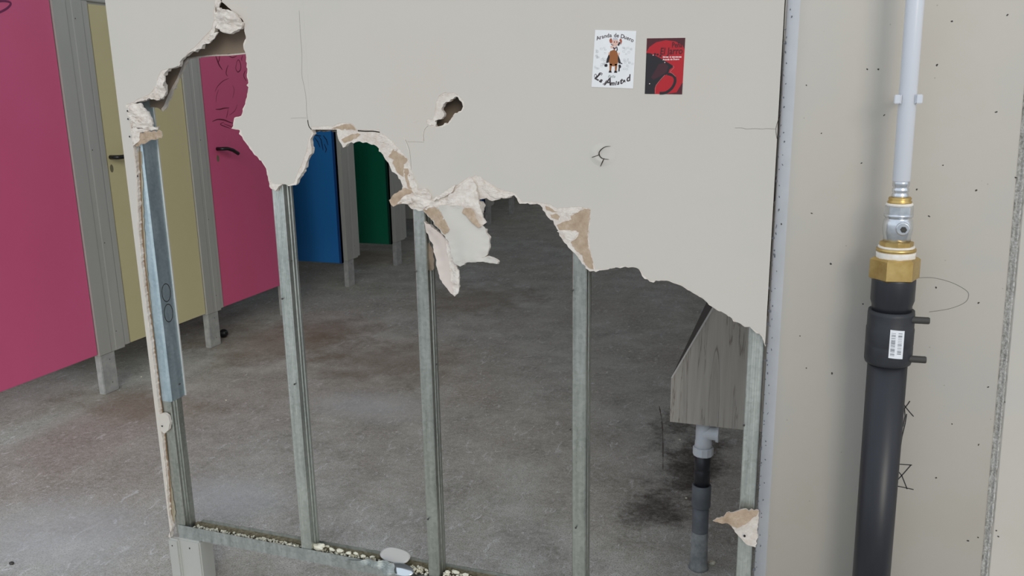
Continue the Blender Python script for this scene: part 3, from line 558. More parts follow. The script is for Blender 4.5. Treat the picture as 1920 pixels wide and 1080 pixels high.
obj('gypsum_fragment', shard([(-0.0208, -0.014, 1.3683), (0.0128, -0.014, 1.3669), (0.0591, -0.02, 1.37), (0.0858, -0.022, 1.3742), (0.0775, -0.02, 1.3644), (0.0383, -0.016, 1.36), (0.0111, -0.014, 1.3557), (0.0084, -0.014, 1.3374), (-0.0115, -0.014, 1.3232), (-0.0184, -0.014, 1.3373)], .005, 76, rel=.003, relscale=50), [m_gyp, m_gyp, m_brown], bd1)
obj('torn_paper', shard([(0.0091, -0.012, 1.3542), (0.0472, -0.018, 1.3602), (0.0925, -0.024, 1.3605), (0.09, -0.024, 1.3426), (0.0527, -0.018, 1.3379), (0.0156, -0.012, 1.3261), (-0.0114, -0.011, 1.3188), (-0.0041, -0.012, 1.3373)], .002, 77, rel=.0015), [m_brown, m_gyp, m_brown], bd1)
# screw patches and screw holes
obj('gypsum_fragment', shard([(-0.042, -0.0128, 0.5473), (-0.0237, -0.0132, 0.5529), (-0.0074, -0.0132, 0.5465), (-0.0043, -0.0132, 0.527), (-0.0116, -0.013, 0.5028), (-0.0288, -0.013, 0.489), (-0.0396, -0.0128, 0.4959), (-0.0404, -0.0128, 0.5175)], .010, 78, amp=.0003, rel=.0005, relscale=40), [m_paint, m_gyp, m_gyp], bd1)
bm = bmesh.new()
for (x, z) in [(-0.0319, 0.5126)]: disc(bm, x, z, -.0150, .0028, .0028, 10)
for (x, z) in [(-0.0171, 1.413), (-0.0185, 1.3921), (-0.0202, 1.3458), (-0.0091, 1.2405)]: disc(bm, x, z, -.0185, .0026, .0026, 10)
obj('screw_head', bm, m_black, bd1, kind='stuff')
# bottom right fragment still screwed to stud 5
fr = obj('gypsum_fragment', shard([(1.5843, -0.014, 0.4626), (1.5977, -0.016, 0.4605), (1.6093, -0.018, 0.4703), (1.6205, -0.016, 0.4805), (1.6316, -0.014, 0.4921), (1.6436, -0.012, 0.5077), (1.6435, -0.01, 0.4852), (1.6428, -0.01, 0.4514), (1.6411, -0.01, 0.4156), (1.6207, -0.012, 0.42), (1.6058, -0.013, 0.4357), (1.5933, -0.014, 0.4478)], .006, 79, rel=.0012, relscale=25), [m_gyp, m_gyp, m_brown], wp, label='white plaster scrap with a screw hole, still fixed to the end stud')
obj('torn_paper', shard([(1.544, -0.04, 0.4819), (1.5622, -0.036, 0.4936), (1.5778, -0.03, 0.5051), (1.5882, -0.026, 0.5033), (1.5939, -0.024, 0.5059), (1.6007, -0.022, 0.5086), (1.611, -0.02, 0.5119), (1.6435, -0.014, 0.5114), (1.6406, -0.015, 0.5008), (1.6295, -0.017, 0.4906), (1.6208, -0.02, 0.48), (1.6095, -0.022, 0.4725), (1.598, -0.022, 0.4638), (1.5847, -0.022, 0.467), (1.5764, -0.026, 0.4745), (1.5603, -0.034, 0.476)], .003, 80, rel=.0015, relscale=25), [m_brown, m_gyp, m_brown], fr)
bm = bmesh.new(); [disc(bm, x, z, -.0185, .0027, .0034, 10) for (x, z) in [(1.6153, 0.4445)]]
obj('screw_hole', bm, m_black, fr)
bm = bmesh.new()
# rear sheet of the partition, seen through the holes
XRr = XR
rear_low = [(-0.0228, 1.424), (0.0129, 1.4209), (0.0367, 1.4122), (0.0488, 1.422), (0.0739, 1.4638), (0.0972, 1.494), (0.1164, 1.5211), (0.1271, 1.5372), (0.1386, 1.5464), (0.1731, 1.5496), (0.2206, 1.5524), (0.2737, 1.5523), (0.323, 1.5549), (0.3473, 1.5397), (0.3721, 1.4328), (0.4305, 1.3706), (0.5005, 1.3571), (0.524, 1.3585), (0.5855, 1.3559), (0.7052, 1.3522), (0.8038, 1.2879), (0.8885, 1.2761), (1.0253, 1.2528), (1.1698, 1.2057), (1.3229, 1.0862), (1.4706, 1.0316), (1.5913, 0.9527)]
Br = [(XL, TOP), (XL, rear_low[0][1])] + rear_low + [(XRr, rear_low[-1][1]), (XRr, TOP)]
bdr = obj('plasterboard', slab(jag(Br, .006, .0012, 21, lambda p, q: abs(p[0] - q[0]) < 1e-6 or abs(p[1] - q[1]) < 1e-6), .0505, .063, rough=.001, seed=2), [m_brownd, m_gyp, m_paint], wp, label='rear sheet with its brown paper seen through the holes')
obj('edge_burr', ribbon([(0.0364, 1.4122), (0.0485, 1.422), (0.0733, 1.461), (0.0983, 1.4912), (0.1158, 1.5184), (0.1267, 1.5359), (0.1382, 1.5451), (0.1727, 1.5483), (0.2202, 1.551), (0.2733, 1.5509), (0.3226, 1.5536)], [.009, .010, .009, .007, .006, .004, .0035, .0035, .0035, .0035, .0035], .0500), m_gyp, bdr)

# cracks and open seams
bm = bmesh.new(); bmf = bmesh.new()
for l, wd in (([(0.5284, 1.6442), (0.5272, 1.5954), (0.5274, 1.5459), (0.5231, 1.4959), (0.527, 1.4706), (0.5303, 1.4388), (0.5291, 1.4069), (0.5305, 1.3876)], .0007), ([(0.5305, 1.3876), (0.5324, 1.3734), (0.5392, 1.3643)], .0022), ([(0.482, 1.3916), (0.5051, 1.3928), (0.5279, 1.3927)], .0005),
              ([(0.6681, 1.3618), (0.6884, 1.3606), (0.71, 1.3606), (0.727, 1.3581)], .0026), ([(1.5522, 1.3681), (1.5672, 1.3681), (1.5759, 1.3659), (1.5918, 1.367), (1.6077, 1.3659), (1.615, 1.367), (1.6339, 1.3659)], .0008),
              ([(0.794, 1.3408), (0.7978, 1.3333), (0.8039, 1.3158), (0.8056, 1.2932), (0.8059, 1.2704)], .0007), ([(0.7993, 1.3358), (0.8286, 1.3359), (0.8423, 1.3348)], .0005), ([(0.8424, 1.3372), (0.8419, 1.3558), (0.8479, 1.3682), (0.855, 1.3731)], .0008),
              ([(1.6406, 1.3947), (1.6338, 1.368), (1.637, 1.3465)], .001)):
    ribbon(smooth_path(l, 3), wd, -.0134, bmf if wd < .001 else bm)
obj('crack', bm, m_dark, wp, kind='stuff', label='open dark cracks along the board joint')
obj('hairline_crack', bmf, m_faint, wp, kind='stuff', label='hairline cracks in the paint')
bm = bmesh.new()
for l, wd in (([(0.7901, 1.347), (0.7938, 1.3383), (0.8011, 1.3158), (0.8028, 1.2931)], .0014), ([(0.8397, 1.3385), (0.8405, 1.3558), (0.8465, 1.3682), (0.8522, 1.3731)], .0016), ([(0.8008, 1.3383), (0.8189, 1.3371)], .001), ([(0.8168, 1.3805), (0.8238, 1.383), (0.8308, 1.3854)], .0008)):
    ribbon(l, wd, -.0133, bm)
obj('plaster_flake', bm, m_gyp, wp, kind='stuff')
# impact dent with its crescent crack
cx, cz = [(1.2725, 1.3104)][0]
bm = bmesh.new(); rings = []
for i in range(9):
    t = i / 8; r = .030 * t; ring = []
    for k in range(28):
        a = 2 * PI * k / 28; h = .0001 + .0032 * math.exp(-((t - .55) / .24) ** 2) * (.55 + .45 * math.cos(a - 3.6)) * (t < .999) - .0002 * (t < .2)
        if t > .999: h = .0
        ring.append(bm.verts.new((cx + r * math.cos(a), -.0132 - h, cz + r * math.sin(a) * .85)))
    rings.append(ring)
for a, b in zip(rings, rings[1:]):
    for k in range(28):
        try: bm.faces.new((a[k], a[(k + 1) % 28], b[(k + 1) % 28], b[k]))
        except ValueError: pass
obj('impact_dent', bm, m_paint, wp, smooth=True, label='round dent with a crescent crack')
bm = bmesh.new()
ribbon(smooth_path([(1.2909, 1.3293), (1.2802, 1.3281), (1.2719, 1.3234), (1.266, 1.3164), (1.2661, 1.3094), (1.2709, 1.3037), (1.2781, 1.3014), (1.2877, 1.3004)]), .0022, -.0172, bm, taper=True)
ribbon([(1.2661, 1.3106), (1.2565, 1.307), (1.2493, 1.3046)], .0013, -.0172, bm); ribbon([(1.2769, 1.3026), (1.2734, 1.2956), (1.2687, 1.285)], .0022, -.0170, bm, taper=True)
obj('dent_crack', bm, m_dark, wp, kind='stuff')

# galvanised studs (open C sections)
def cprof(w_, d, ribs=False, t=.0012):
    p = [(0, .010), (0, .0015), (.0015, 0)]
    if ribs: p += [(w_ * f, (0, .0007)[k % 2]) for k, f in enumerate((.12, .2, .28, .36, .44, .52, .6, .68, .76, .84, .92))]
    p += [(w_ - .002, 0), (w_, .002), (w_, d * .3), (w_ - .002, d * .36), (w_ - .002, d * .46), (w_, d * .5), (w_, d * .58), (w_ - .002, d * .64), (w_ - .002, d * .74), (w_, d * .8), (w_, d - .002), (w_ - .002, d), (.0015, d), (0, d - .0015), (0, d - .010)]
    return ring_offset(p, t)
def stud(x, wd, z0, z1, m, d=.046):
    bm = extrude_profile(cprof(wd, d, m is m_galvrib), z0, z1)
    o = obj('metal_stud', bm, m, wp); o.location = (x, .001, 0); return o
studs = [stud(.4, .033, .158, TOP, m_galvrib), stud(.7985, .032, .158, TOP, m_galv), stud(1.2, .034, .158, TOP, m_galv), stud(1.600, .033, .158, TOP, m_galvrib)]
# stud 1: closed edge section with a sleeve on its upper two thirds
s1 = obj('metal_stud', extrude_profile(ring_offset([(-.038, .046), (-.038, 0), (-.008, 0), (-.006, .002), (-.0085, .012), (-.006, .016), (-.0085, .022), (-.006, .026), (-.0085, .032), (-.006, .046), (-.03, .048)], .0012), .158, .60), m_galv, wp)
s1.location = (0, .001, 0)
sl = obj('stud_sleeve', extrude_profile(ring_offset([(-.037, .03), (-.037, 0), (-.007, 0), (-.003, .004), (-.003, .058), (-.001, .0605), (.001, .058)], .0016), .585, TOP), m_galvblue, s1)
bm = bmesh.new()
for z in (.905, .845):
    pts = [(.019 + .017 * math.cos(a), z + .026 * math.sin(a)) for a in [2 * PI * k / 20 for k in range(21)]]
    ribbon([(p[0] + .01, p[1]) for p in pts], .0022, -.0019, bm, plane='yz')
obj('punched_knockout', bm, m_dark, sl)
obj('sleeve_edge', extrude_profile([(-.0035, .058), (.0015, .058), (.0015, .0615), (-.0035, .0615)], .585, TOP), m_edgeband, sl)
# yellowed glue strip beside the surviving edge
obj('residue_strip', slab(jag([(-0.0166, 1.3037), (-0.002, 1.3052), (-0.0221, 1.1065), (-0.0305, 0.9854), (-0.0327, 0.8927), (-0.0357, 0.7664), (-0.0411, 0.6202), (-0.0388, 0.5543), (-0.0381, 0.3338), (-0.0324, 0.2297), (-0.0478, 0.1739), (-0.0486, 0.2271), (-0.0508, 0.3837), (-0.0514, 0.5195), (-0.0551, 0.6841), (-0.0479, 0.8917), (-0.0343, 1.1358)], .01, .0008, 90), -.0014, -.0006), [m_residue] * 3, wp)
obj('torn_paper', ribbon([(-0.0058, 1.3182), (-0.0157, 1.2391), (-0.0229, 1.1659), (-0.0302, 1.0915), (-0.0365, 0.9854), (-0.0365, 0.9084), (-0.0361, 0.846), (-0.0361, 0.7668), (-0.0365, 0.6702), (-0.0373, 0.5965), (-0.0365, 0.5469), (-0.0377, 0.4544), (-0.0405, 0.3342), (-0.0491, 0.2279), (-0.0463, 0.175)], .0045, -.0019), mat('dark_brown_paper_edge', (134, 108, 80), .9), wp)
# screws along the studs
bm = bmesh.new()
for (x, z) in [(0.4459, 1.0274), (0.4255, 0.6859), (0.4087, 0.9231), (0.799, 1.0174), (0.8472, 0.7821), (0.8065, 0.3464), (1.201, 0.9956), (1.1973, 0.6497), (1.2111, 0.3897), (1.6006, 0.7098), (0.0387, 0.6459)]:
    lathe([(.0016, -.004), (.0016, .0)], 8, bm, 'y', (x, -.001, z)); lathe([(.0024, -.0052), (.0026, -.0035)], 8, bm, 'y', (x, -.001, z))
obj('screw', bm, m_pin, wp, kind='stuff')
# bottom track
tr = obj('floor_track', slab([(-.03, .150), (XR, .150), (XR, .186), (1.2, .187), (.9, .186), (.78, .172), (.74, .160), (.70, .164), (.665, .182), (.62, .187), (.3, .187), (-.03, .189)], -.0022, -.0008), [m_track] * 3, wp)
obj('track_base', B(-.03, XR, -.002, .052, .148, .151), m_track, tr)
obj('track_rear_lip', slab(jag([(-.03, .150), (XR, .150), (XR, .187), (.02, .187)], .012, .0006, 3), .0505, .052), [m_track, m_galv, m_track], tr)
obj('bent_lip', shard([(0.5316, -0.003, 0.1742), (0.617, -0.003, 0.1932), (0.6718, -0.006, 0.2018), (0.7008, -0.012, 0.2009), (0.7137, -0.03, 0.1816), (0.6895, -0.034, 0.1729), (0.6484, -0.02, 0.1795), (0.6042, -0.012, 0.1763)], .0012, 91, amp=.0002, rel=.0008, relscale=10), [m_track] * 3, tr, label='bent-out piece of the track lip')
obj('grime_strip', B(.0, XR, .036, .0503, .151, .178), m_muck, tr)
# partition foot at the free end
ft = obj('partition_foot', B(-.050, .050, -.010, .050, 0, .148, bev=.004), m_post, wp)
obj('foot_strip', B(-.062, -.022, -.018, .02, 0, .147, bev=.005), m_post, ft)
bm = bmesh.new(); [disc(bm, x, z, -.0185, .0022, .0022, 8) for x, z in ((-.045, .125),)]; disc(bm, .012, .122, -.0105, .0022, .003, 8)
obj('foot_screw', bm, m_black, ft, kind='stuff')
# crumbs lying in the track: countless small bits as one, larger ones singly
rnd = random.Random(77); bm = bmesh.new()
for i in range(1300):
    x = rnd.uniform(.012, XR - .03); 
    if any(abs(x - s - .016) < .022 for s in (.4, .7985, 1.2, 1.6)): continue
    r = rnd.uniform(.0018, .0045); y = rnd.uniform(.004, .035); z = .170 + r * .6 + (.036 - y) * .45 * rnd.random() - (.012 if rnd.random() < .3 else 0)
    q = bmesh.ops.create_icosphere(bm, subdivisions=1, radius=r, matrix=Matrix.Translation((x, y, z)))
    for v in q['verts']: v.co += Vector((rnd.gauss(0, r * .22), rnd.gauss(0, r * .22), rnd.gauss(0, r * .22)))
obj('gypsum_crumbs', bm, m_cream, kind='stuff', label='cream plaster crumbs filling the bottom track of the partition', cat='rubble')
chunks = [(.452, .016, .019), (.49, .017, .012), (.515, .019, .011), (.545, .015, .010), (.565, .02, .009), (.592, .016, .009), (.468, .03, .008), (.617, .018, .009), (.80 + .05, .014, .009), (.80 + .072, .018, .011), (.80 + .10, .016, .01)]
CH = ['long flat cream plaster chunk in the track beside the second stud'] + ['%s small cream chunk in the track counting right from the second stud' % w_ for w_ in ('second', 'third', 'fourth', 'fifth', 'sixth')] + ['cream chunk against the rear lip of the track near the second stud', 'small cream chunk beside the pale oval disc'] + ['%s small cream chunk in the track right of the third stud' % w_ for w_ in ('nearest', 'middle', 'rightmost')]
for i, (x, y, s) in enumerate(chunks):
    bm = bmesh.new(); bmesh.ops.create_icosphere(bm, subdivisions=1 + (i == 0), radius=1)
    for v in bm.verts:
        n = 1 + .8 * noise.noise(v.co * 1.9 + Vector((i * 5.1, 0, 0)))
        v.co = Vector((v.co.x * s * n, v.co.y * s * .55 * n, v.co.z * s * .5 * n))
    o = obj('plaster_chunk', bm, m_cream, group='plaster chunks lying in the track', cat='rubble chunk',
            label=CH[i])
    o.location = (x, y, .184 + s * .4)
# ================================================================== SINK HOUSING AND DRAIN
su = thing('basin_housing', 'grey wood-grain wedge-shaped basin housing behind the right end of the partition', 'washbasin cabinet', (1.364, .5, .49))
A_, B_, C_ = (1.364, .628), (1.472, .845), (1.630, 1.160)
def SL(p): return (p[0] - 1.364, p[1] - .49)
side = [SL((1.364, .49)), SL((1.645, .49)), SL((1.645, 1.16)), SL(C_), SL(B_), SL(A_)]
obj('side_panel', slab(side, 0, .018), [m_wood, m_edgeband, m_wood], su)
dxy = Vector((C_[0] - A_[0], C_[1] - A_[1])).normalized(); nr = Vector((dxy.y, -dxy.x)) * .016
def quadbox(pts, y0, y1): return slab(pts, y0, y1)
a, c = SL(A_), SL(C_)
obj('front_panel', quadbox([a, c, (c[0] + nr.x, c[1] + nr.y), (a[0] + nr.x, a[1] + nr.y)], .018, 1.55), [m_slope] * 3, su)
obj('lower_panel', quadbox([SL((1.364, .49)), SL((1.380, .49)), SL((1.380, .62)), a], .018, 1.55), [m_wood] * 3, su)
obj('bottom_panel', B(.016, .28, .018, 1.55, 0, .014), m_wood, su)
obj('edge_band', quadbox([a, c, (c[0] + nr.x * .25, c[1] + nr.y * .25), (a[0] + nr.x * .25, a[1] + nr.y * .25)], -.002, .0), [m_edgeband] * 3, su)
dr = thing('drain_pipe', 'white and grey plastic drain pipe rising from the floor under the basin housing', 'pipe', (1.459, .545, 0))
obj('riser', lathe([(.0245, 0), (.0245, .215)], 28), m_greypipe, dr, smooth=False)
obj('dusty_base', lathe([(.031, .0), (.0285, .008), (.0262, .02), (.0256, .06), (.0249, .125)], 28), m_dustpipe, dr, label='lower end caked in grey cement dust')
obj('collar', lathe([(.0265, .208), (.0285, .211), (.0285, .278), (.0265, .281)], 28), m_greypipe, dr)
obj('black_sleeve', lathe([(.0235, .27), (.0235, .33), (.0225, .332), (.0235, .335), (.0235, .39)], 28), m_pe, dr)
obj('locknut', lathe([(.028, .378), (.0305, .381), (.0305, .402), (.028, .405)], 12), m_pvcd, dr)
tee = obj('tee', lathe([(.0255, .40), (.0255, .42), (.024, .424), (.024, .488)], 28), m_pvcd, dr)
bm = lathe([(.021, 0), (.021, .036), (.026, .036), (.026, .044)], 24, axis='x'); obj('branch', bm, m_pvcd, tee)
tee.children[0].location = (.0, -.004, .452)
for o in dr.children:
    for p in o.data.polygons: p.use_smooth = len(p.vertices) == 4 and o.name != 'locknut'
rnd = random.Random(3)
for i, (x, y, s, lb) in enumerate([(1.497, 0.576, 0.012, 'cream plaster crumb at the foot of the drain pipe'), (-0.625, -0.096, 0.008, 'small dark speck of dirt on the floor at the lower left corner'), (-0.895, 1.329, 0.005, 'tiny white crumb scattered on the floor just right of the first stud'), (-1.554, 1.489, 0.005, 'tiny white crumb scattered on the floor left of the partition edge'), (-1.389, 3.688, 0.005, 'tiny white crumb scattered on the floor between second and third studs, farther one'), (0.826, 2.631, 0.005, 'tiny white crumb scattered on the floor between fourth and fifth studs'), (1.268, 1.498, 0.005, 'tiny white crumb scattered on the floor left of the white drain tee'), (1.363, 0.984, 0.005, 'tiny white crumb scattered on the floor left of the grey drain collar'), (-1.102, 3.136, 0.005, 'tiny white crumb scattered on the floor between second and third studs, nearer one'), (-0.314, 2.873, 0.005, 'tiny white crumb scattered on the floor between third and fourth studs')]):
    bm = bmesh.new(); bmesh.ops.create_icosphere(bm, subdivisions=2, radius=1)
    for v in bm.verts:
        n = 1 + .3 * noise.noise(v.co * 1.5 + Vector((i * 3.3, 1, 0))); v.co = Vector((v.co.x * s * n, v.co.y * s * .8 * n, v.co.z * s * .6 * n))
    o = obj('dirt_speck' if 'dark' in lb else 'plaster_crumb', bm, m_pin if 'dark' in lb else m_cream, cat='rubble chunk', label=lb); o.location = (x, y, s * .5)
    if 'scattered' in lb: o['group'] = 'white crumbs scattered on the floor'
# loose things lying on the track
def ovalplate(name, m, lab, cx, cy, z, rx, ry, th, tilt, rz, dish=0, sq=2.6):
    bm = bmesh.new(); rings = []
    for (s, zz) in ((0.02, dish), (.5, dish * .6), (.85, dish * .15), (1, 0), (1, -th), (.02, -th)):
        ring = []
        for k in range(36):
            a = 2 * PI * k / 36; ca, sa = math.cos(a), math.sin(a)
            ring.append(bm.verts.new((rx * s * math.copysign(abs(ca) ** (2 / sq), ca), ry * s * math.copysign(abs(sa) ** (2 / sq), sa), zz)))
        rings.append(ring)
    for a, b in zip(rings, rings[1:]):
        for k in range(36): bm.faces.new((a[k], a[(k + 1) % 36], b[(k + 1) % 36], b[k]))
    bm.faces.new(rings[0]); bm.faces.new(rings[-1])
    o = obj(name, bm, m, smooth=True, label=lab, cat='disc'); o.location = (cx, cy, z); o.rotation_euler = (tilt, 0, rz); return o
ovalplate('oval_disc', m_plate, 'flat pale grey oval disc lying across the bottom track left of the third stud', .682, .034, .196, .047, .024, .003, .35, -.15)
ovalplate('foil_lid', m_alu, 'small shiny domed metal lid in front of the bottom track left of the third stud', .722, -.012, .186, .040, .018, .002, .5, -.12, dish=.007, sq=2)

# ================================================================== CUBICLES
Xc = -1.525
def cubicle_post(y, wd, label, far=False):
    t = thing('cubicle_post', label, 'post', (Xc, y, 0), group='grey posts of the toilet cubicle fronts')
    w_ = wd * .80
    pr = [(-.05, 0), (0, 0), (.0, w_ * .44), (-.0014, w_ * .48), (-.0014, w_ * .62), (0, w_ * .66), (0, w_ - .002), (-.002, w_), (-.05, w_)]
    obj('profile', extrude_profile(pr, .205, 1.884), m_post, t)
    obj('door_stop', extrude_profile([(-.04, w_ + .004), (-.006, w_ + .004), (-.004, w_ + .012), (-.004, wd - .004), (-.008, wd), (-.04, wd)], 0.213, 1.884), m_post, t)
    f = obj('foot', B(-.042, -.004, .005, .098, 0, .205, bev=.003), m_foot, t)
    if not far:
        bm = bmesh.new()
        for z in (1.80, 1.2, .75, .30): disc(bm, w_ * .72, z, .0008, .003, .003, 8, plane='yz')
        for z in (.17, .05): disc(bm, .06, z, -.0032, .003, .003, 8, plane='yz')
        obj('screw_head', bm, m_pin, t, kind='stuff')
    return t
posts = [(1.212, .208, 'grey cubicle post between the near pink door and the yellow door'), (2.015, .155, 'grey cubicle post between the yellow door and the second pink door'),
         (2.765, .195, 'grey cubicle post just left of the blue door'), (3.62, .20, 'grey cubicle post between the blue and green doors'),
         (4.43, .21, 'grey cubicle post right of the green door'), (5.22, .2, 'far grey cubicle post beyond the green door'), (5.93, .2, 'dark far cubicle post left of the distant blue door'),
         (6.64, .2, 'distant grey cubicle post right of the distant blue door'), (7.42, .2, 'farthest dark cubicle post before the back wall'), (8.2, .2, 'last cubicle post at the back wall')]
for i, (y, wd, lb) in enumerate(posts): cubicle_post(y, wd, lb, i > 5)
obj('header_rail', B(Xc - .05, Xc - .002, -.3, 9.0, 1.885, 1.955, bev=.003), m_post, label='pale grey horizontal rail above the cubicle doors', cat='rail')
def handle_parts(t, y, z, flip=False, bend=False):
    if bend: pts = [(.0, y, z), (.045, y, z + .001), (.05, y + .03, z), (.052, y + .075, z - .012), (.05, y + .125, z - .036)]; h = tube(pts, .0105, 12)
    else: h = tube([(.0, y, z), (.045, y, z), (.05, y + .01, z), (.05, y + .13, z)], .0105, 12)
    hd = obj('handle', h, m_black, t, smooth=True)
    bm = bmesh.new(); disc(bm, y, z - .055, .0006, .011, .02, 14, plane='yz'); obj('lock_plate', bm, mat('lock_plate_worn', (120, 112, 88), .5), hd)
def door_flat(y0, y1, label, m, z0=.212, z1=1.873, ang=0, hinge_y=None):
    t = thing('cubicle_door', label, 'door', (Xc - .008, y0, 0), group=None)
    L_ = y1 - y0
    obj('leaf', B(-.03, 0, 0, L_, z0, z1, bev=.0015), m, t); return t
d1 = door_flat(.405, 1.207, 'glossy raspberry pink cubicle door nearest the camera at the far left', m_pink)
bm = ribbon(smooth_path([(0.9297, 1.8402), (0.976, 1.8463), (1.0012, 1.8442), (1.0049, 1.8359), (0.9865, 1.8194), (0.9584, 1.8043), (0.9259, 1.7913)]), .009, .0007, plane='yz')
for v in bm.verts: v.co.y -= .405
obj('marker_scrawl', bm, m_purple, d1)
d2 = door_flat(1.424, 2.01, 'olive yellow cubicle door with a black lever handle', m_yel); handle_parts(d2, .02, 1.157)
d3 = door_flat(2.174, 2.76, 'crimson pink cubicle door covered in pen scribbles, second from the left', m_pink); handle_parts(d3, .075, 1.14, bend=True)
bm = bmesh.new()
for l, wd in (([(2.3139, 1.6648), (2.3245, 1.6415), (2.3391, 1.6122), (2.3638, 1.5857)], .009), ([(2.3519, 1.6659), (2.3435, 1.642), (2.3313, 1.6239)], .006), ([(2.4214, 1.6137), (2.4031, 1.5893), (2.3946, 1.565), (2.407, 1.55)], .006), ([(2.4339, 1.6653), (2.4673, 1.6572), (2.5089, 1.6675)], .005),
              ([(2.498, 1.6275), (2.521, 1.6464), (2.5378, 1.6222), (2.5333, 1.5912), (2.5055, 1.5754), (2.4884, 1.5967), (2.503, 1.6276)], .006), ([(2.5657, 1.6722), (2.5526, 1.6534), (2.556, 1.6411)], .005), ([(2.579, 1.5856), (2.5588, 1.5542), (2.5803, 1.5231)], .006),
              ([(2.4151, 1.5379), (2.3592, 1.5226), (2.3069, 1.4926), (2.2788, 1.4629)], .004), ([(2.3137, 1.4746), (2.2893, 1.4388), (2.2792, 1.403)], .003), ([(2.4439, 1.4983), (2.4543, 1.4675), (2.433, 1.4246)], .003),
              ([(2.2687, 1.3642), (2.3065, 1.3632), (2.3459, 1.3682), (2.3951, 1.3699)], .007), ([(2.2303, 1.2965), (2.279, 1.3066), (2.3359, 1.3013), (2.3828, 1.2871), (2.4166, 1.2794)], .008), ([(2.3341, 1.2891), (2.2986, 1.2784), (2.3494, 1.2608), (2.3872, 1.2497)], .005), ([(2.3279, 1.2802), (2.3797, 1.2655), (2.413, 1.2547)], .004),
              ([(2.3848, 1.3671), (2.3696, 1.3307), (2.3567, 1.3097)], .004), ([(2.4728, 1.3866), (2.4421, 1.3501), (2.3888, 1.327)], .003)):
    ribbon(smooth_path(l, 5), wd, .0007, bm, plane='yz', taper=True)
for v in bm.verts: v.co.y -= 2.174
obj('pen_scribble', bm, m_ink, d3, kind='stuff')
obj('trim_12', B(Xc - .04, Xc - .008, -.3, .40, .21, 1.88), m_post, kind='structure')  # unseen plain panel, added to keep light out of the near cubicle
# open doors swung inwards: they face the entrance
def door_open(y, label, m, x0=-1.558, length=.60, z0=.19, z1=1.86):
    t = thing('cubicle_door', label, 'door', (x0, y, 0))
    obj('leaf', B(-length, 0, -.001, .028, z0, z1, bev=.0015), m, t)
    obj('edge_strip', B(-.020, .0, -.0025, .0285, z0, z1, bev=.001), mat('edge_' + m.name, tuple(max(0, int(c * .8)) for c in {'royal_blue_laminate': (20, 78, 150), 'deep_green_laminate': (0, 60, 45)}[m.name]), .4), t, label='darker edge strip'); return t
db = door_open(3.59, 'royal blue cubicle door swung open behind the second stud', m_blue)
bm = bmesh.new()
for i, l in enumerate(([(-1.6812, 1.1334), (-1.6651, 1.1104), (-1.6592, 1.0718), (-1.6532, 1.0331)], [(-1.7178, 1.1256), (-1.6933, 1.0948), (-1.6784, 1.0562)], [(-1.6448, 1.1412), (-1.6204, 1.1106), (-1.6099, 1.0721)], [(-1.7339, 1.1487), (-1.6985, 1.1411), (-1.663, 1.1373)], [(-1.6406, 1.0796), (-1.6257, 1.0411), (-1.6365, 1.0178)])):
    ribbon(l, .009, -.0022, bm, taper=True)
for v in bm.verts: v.co.x += 1.558
obj('black_scuff', bm, mat('scuff_blue_black', (16, 48, 84), .8), db, kind='stuff')
door_open(4.40, 'dark green cubicle door swung open behind the third stud', m_green)
door_open(6.60, 'small distant royal blue cubicle door seen past the hanging flap', m_blue, length=.58, z0=.15)
# divider walls between the cubicles
for i, (y, wd, lb) in enumerate(posts):
    obj('trim_%d' % (i + 1), B(-2.95, Xc - .66 if y in (3.62, 4.43, 6.64) else Xc - .055, y + .05, y + .068, .27, 1.88), m_post, kind='structure')
# caster-like stop by the second pink door
bm = lathe([(.012, -.02), (.024, -.012), (.026, 0), (.024, .012), (.012, .02)], 20, axis='y')
o = obj('door_stop_knob', bm, m_black, smooth=True, label='small black round rubber door stop on the floor beside the second foot', cat='door stop'); o.location = (-1.60, 2.23, .026)

# ================================================================== RISER PIPE
rp = thing('riser_pipe', 'thick black pipe with brass and steel fittings leading into a thin white pipe', 'pipe', (1.885, -.11, 0), (0, -.0142, 0))
obj('black_pipe', lathe([(.0365, 0.0), (.0365, .955)], 48), m_pe, rp, smooth=False)
cp = obj('black_coupling', lathe([(.0385, .918), (.0418, .920), (.0435, .926), (.0435, .955), (.0430, .957), (.0435, .959), (.0435, .990), (.0425, .992), (.0425, 1.018), (.0415, 1.026), (.0385, 1.026)], 48), m_pe2, rp)
for z in (1.012, .934):
    tb = obj('terminal_pin', lathe([(.0068, .034), (.0068, .064), (.0058, .066)], 16, axis='x', loc=(0, -.018, z)), m_pin, cp)
bm = bmesh.new(); R_ = .0442; n = 8; ga = []; a0 = -PI / 2 - .08; a1 = a0 + .60
for i in range(n + 1):
    a = a0 + (a1 - a0) * i / n; ga.append([bm.verts.new((R_ * math.cos(a), R_ * math.sin(a), z - i * .0003)) for z in (.941, .997)])
for p, q in zip(ga, ga[1:]): bm.faces.new((p[0], q[0], q[1], p[1]))
lb = obj('barcode_label', bm, mat('white_label_paper', (232, 234, 236), .5), cp)
bm = bmesh.new(); rnd = random.Random(8)
for (s0, s1, zz0, zz1) in ((.10, .38, .946, .992), (.56, .84, .950, .992)):
    z = zz0
    while z < zz1:
        h = rnd.choice((.0007, .0012, .0019)); vs = []
        for s, zq in ((s0, z), (s1, z), (s1, z + h), (s0, z + h)):
            a = a0 + (a1 - a0) * s; vs.append(bm.verts.new((.0446 * math.cos(a), .0446 * math.sin(a), zq - s * .0024)))
        bm.faces.new(vs); z += h + rnd.choice((.0008, .0014, .0026))
obj('barcode', bm, mat('label_ink', (120, 124, 130), .6), lb, kind='stuff')
obj('black_sleeve', lathe([(.0360, 1.02), (.0365, 1.036), (.0395, 1.046), (.0395, 1.086), (.0385, 1.092)], 48), m_pe, rp)
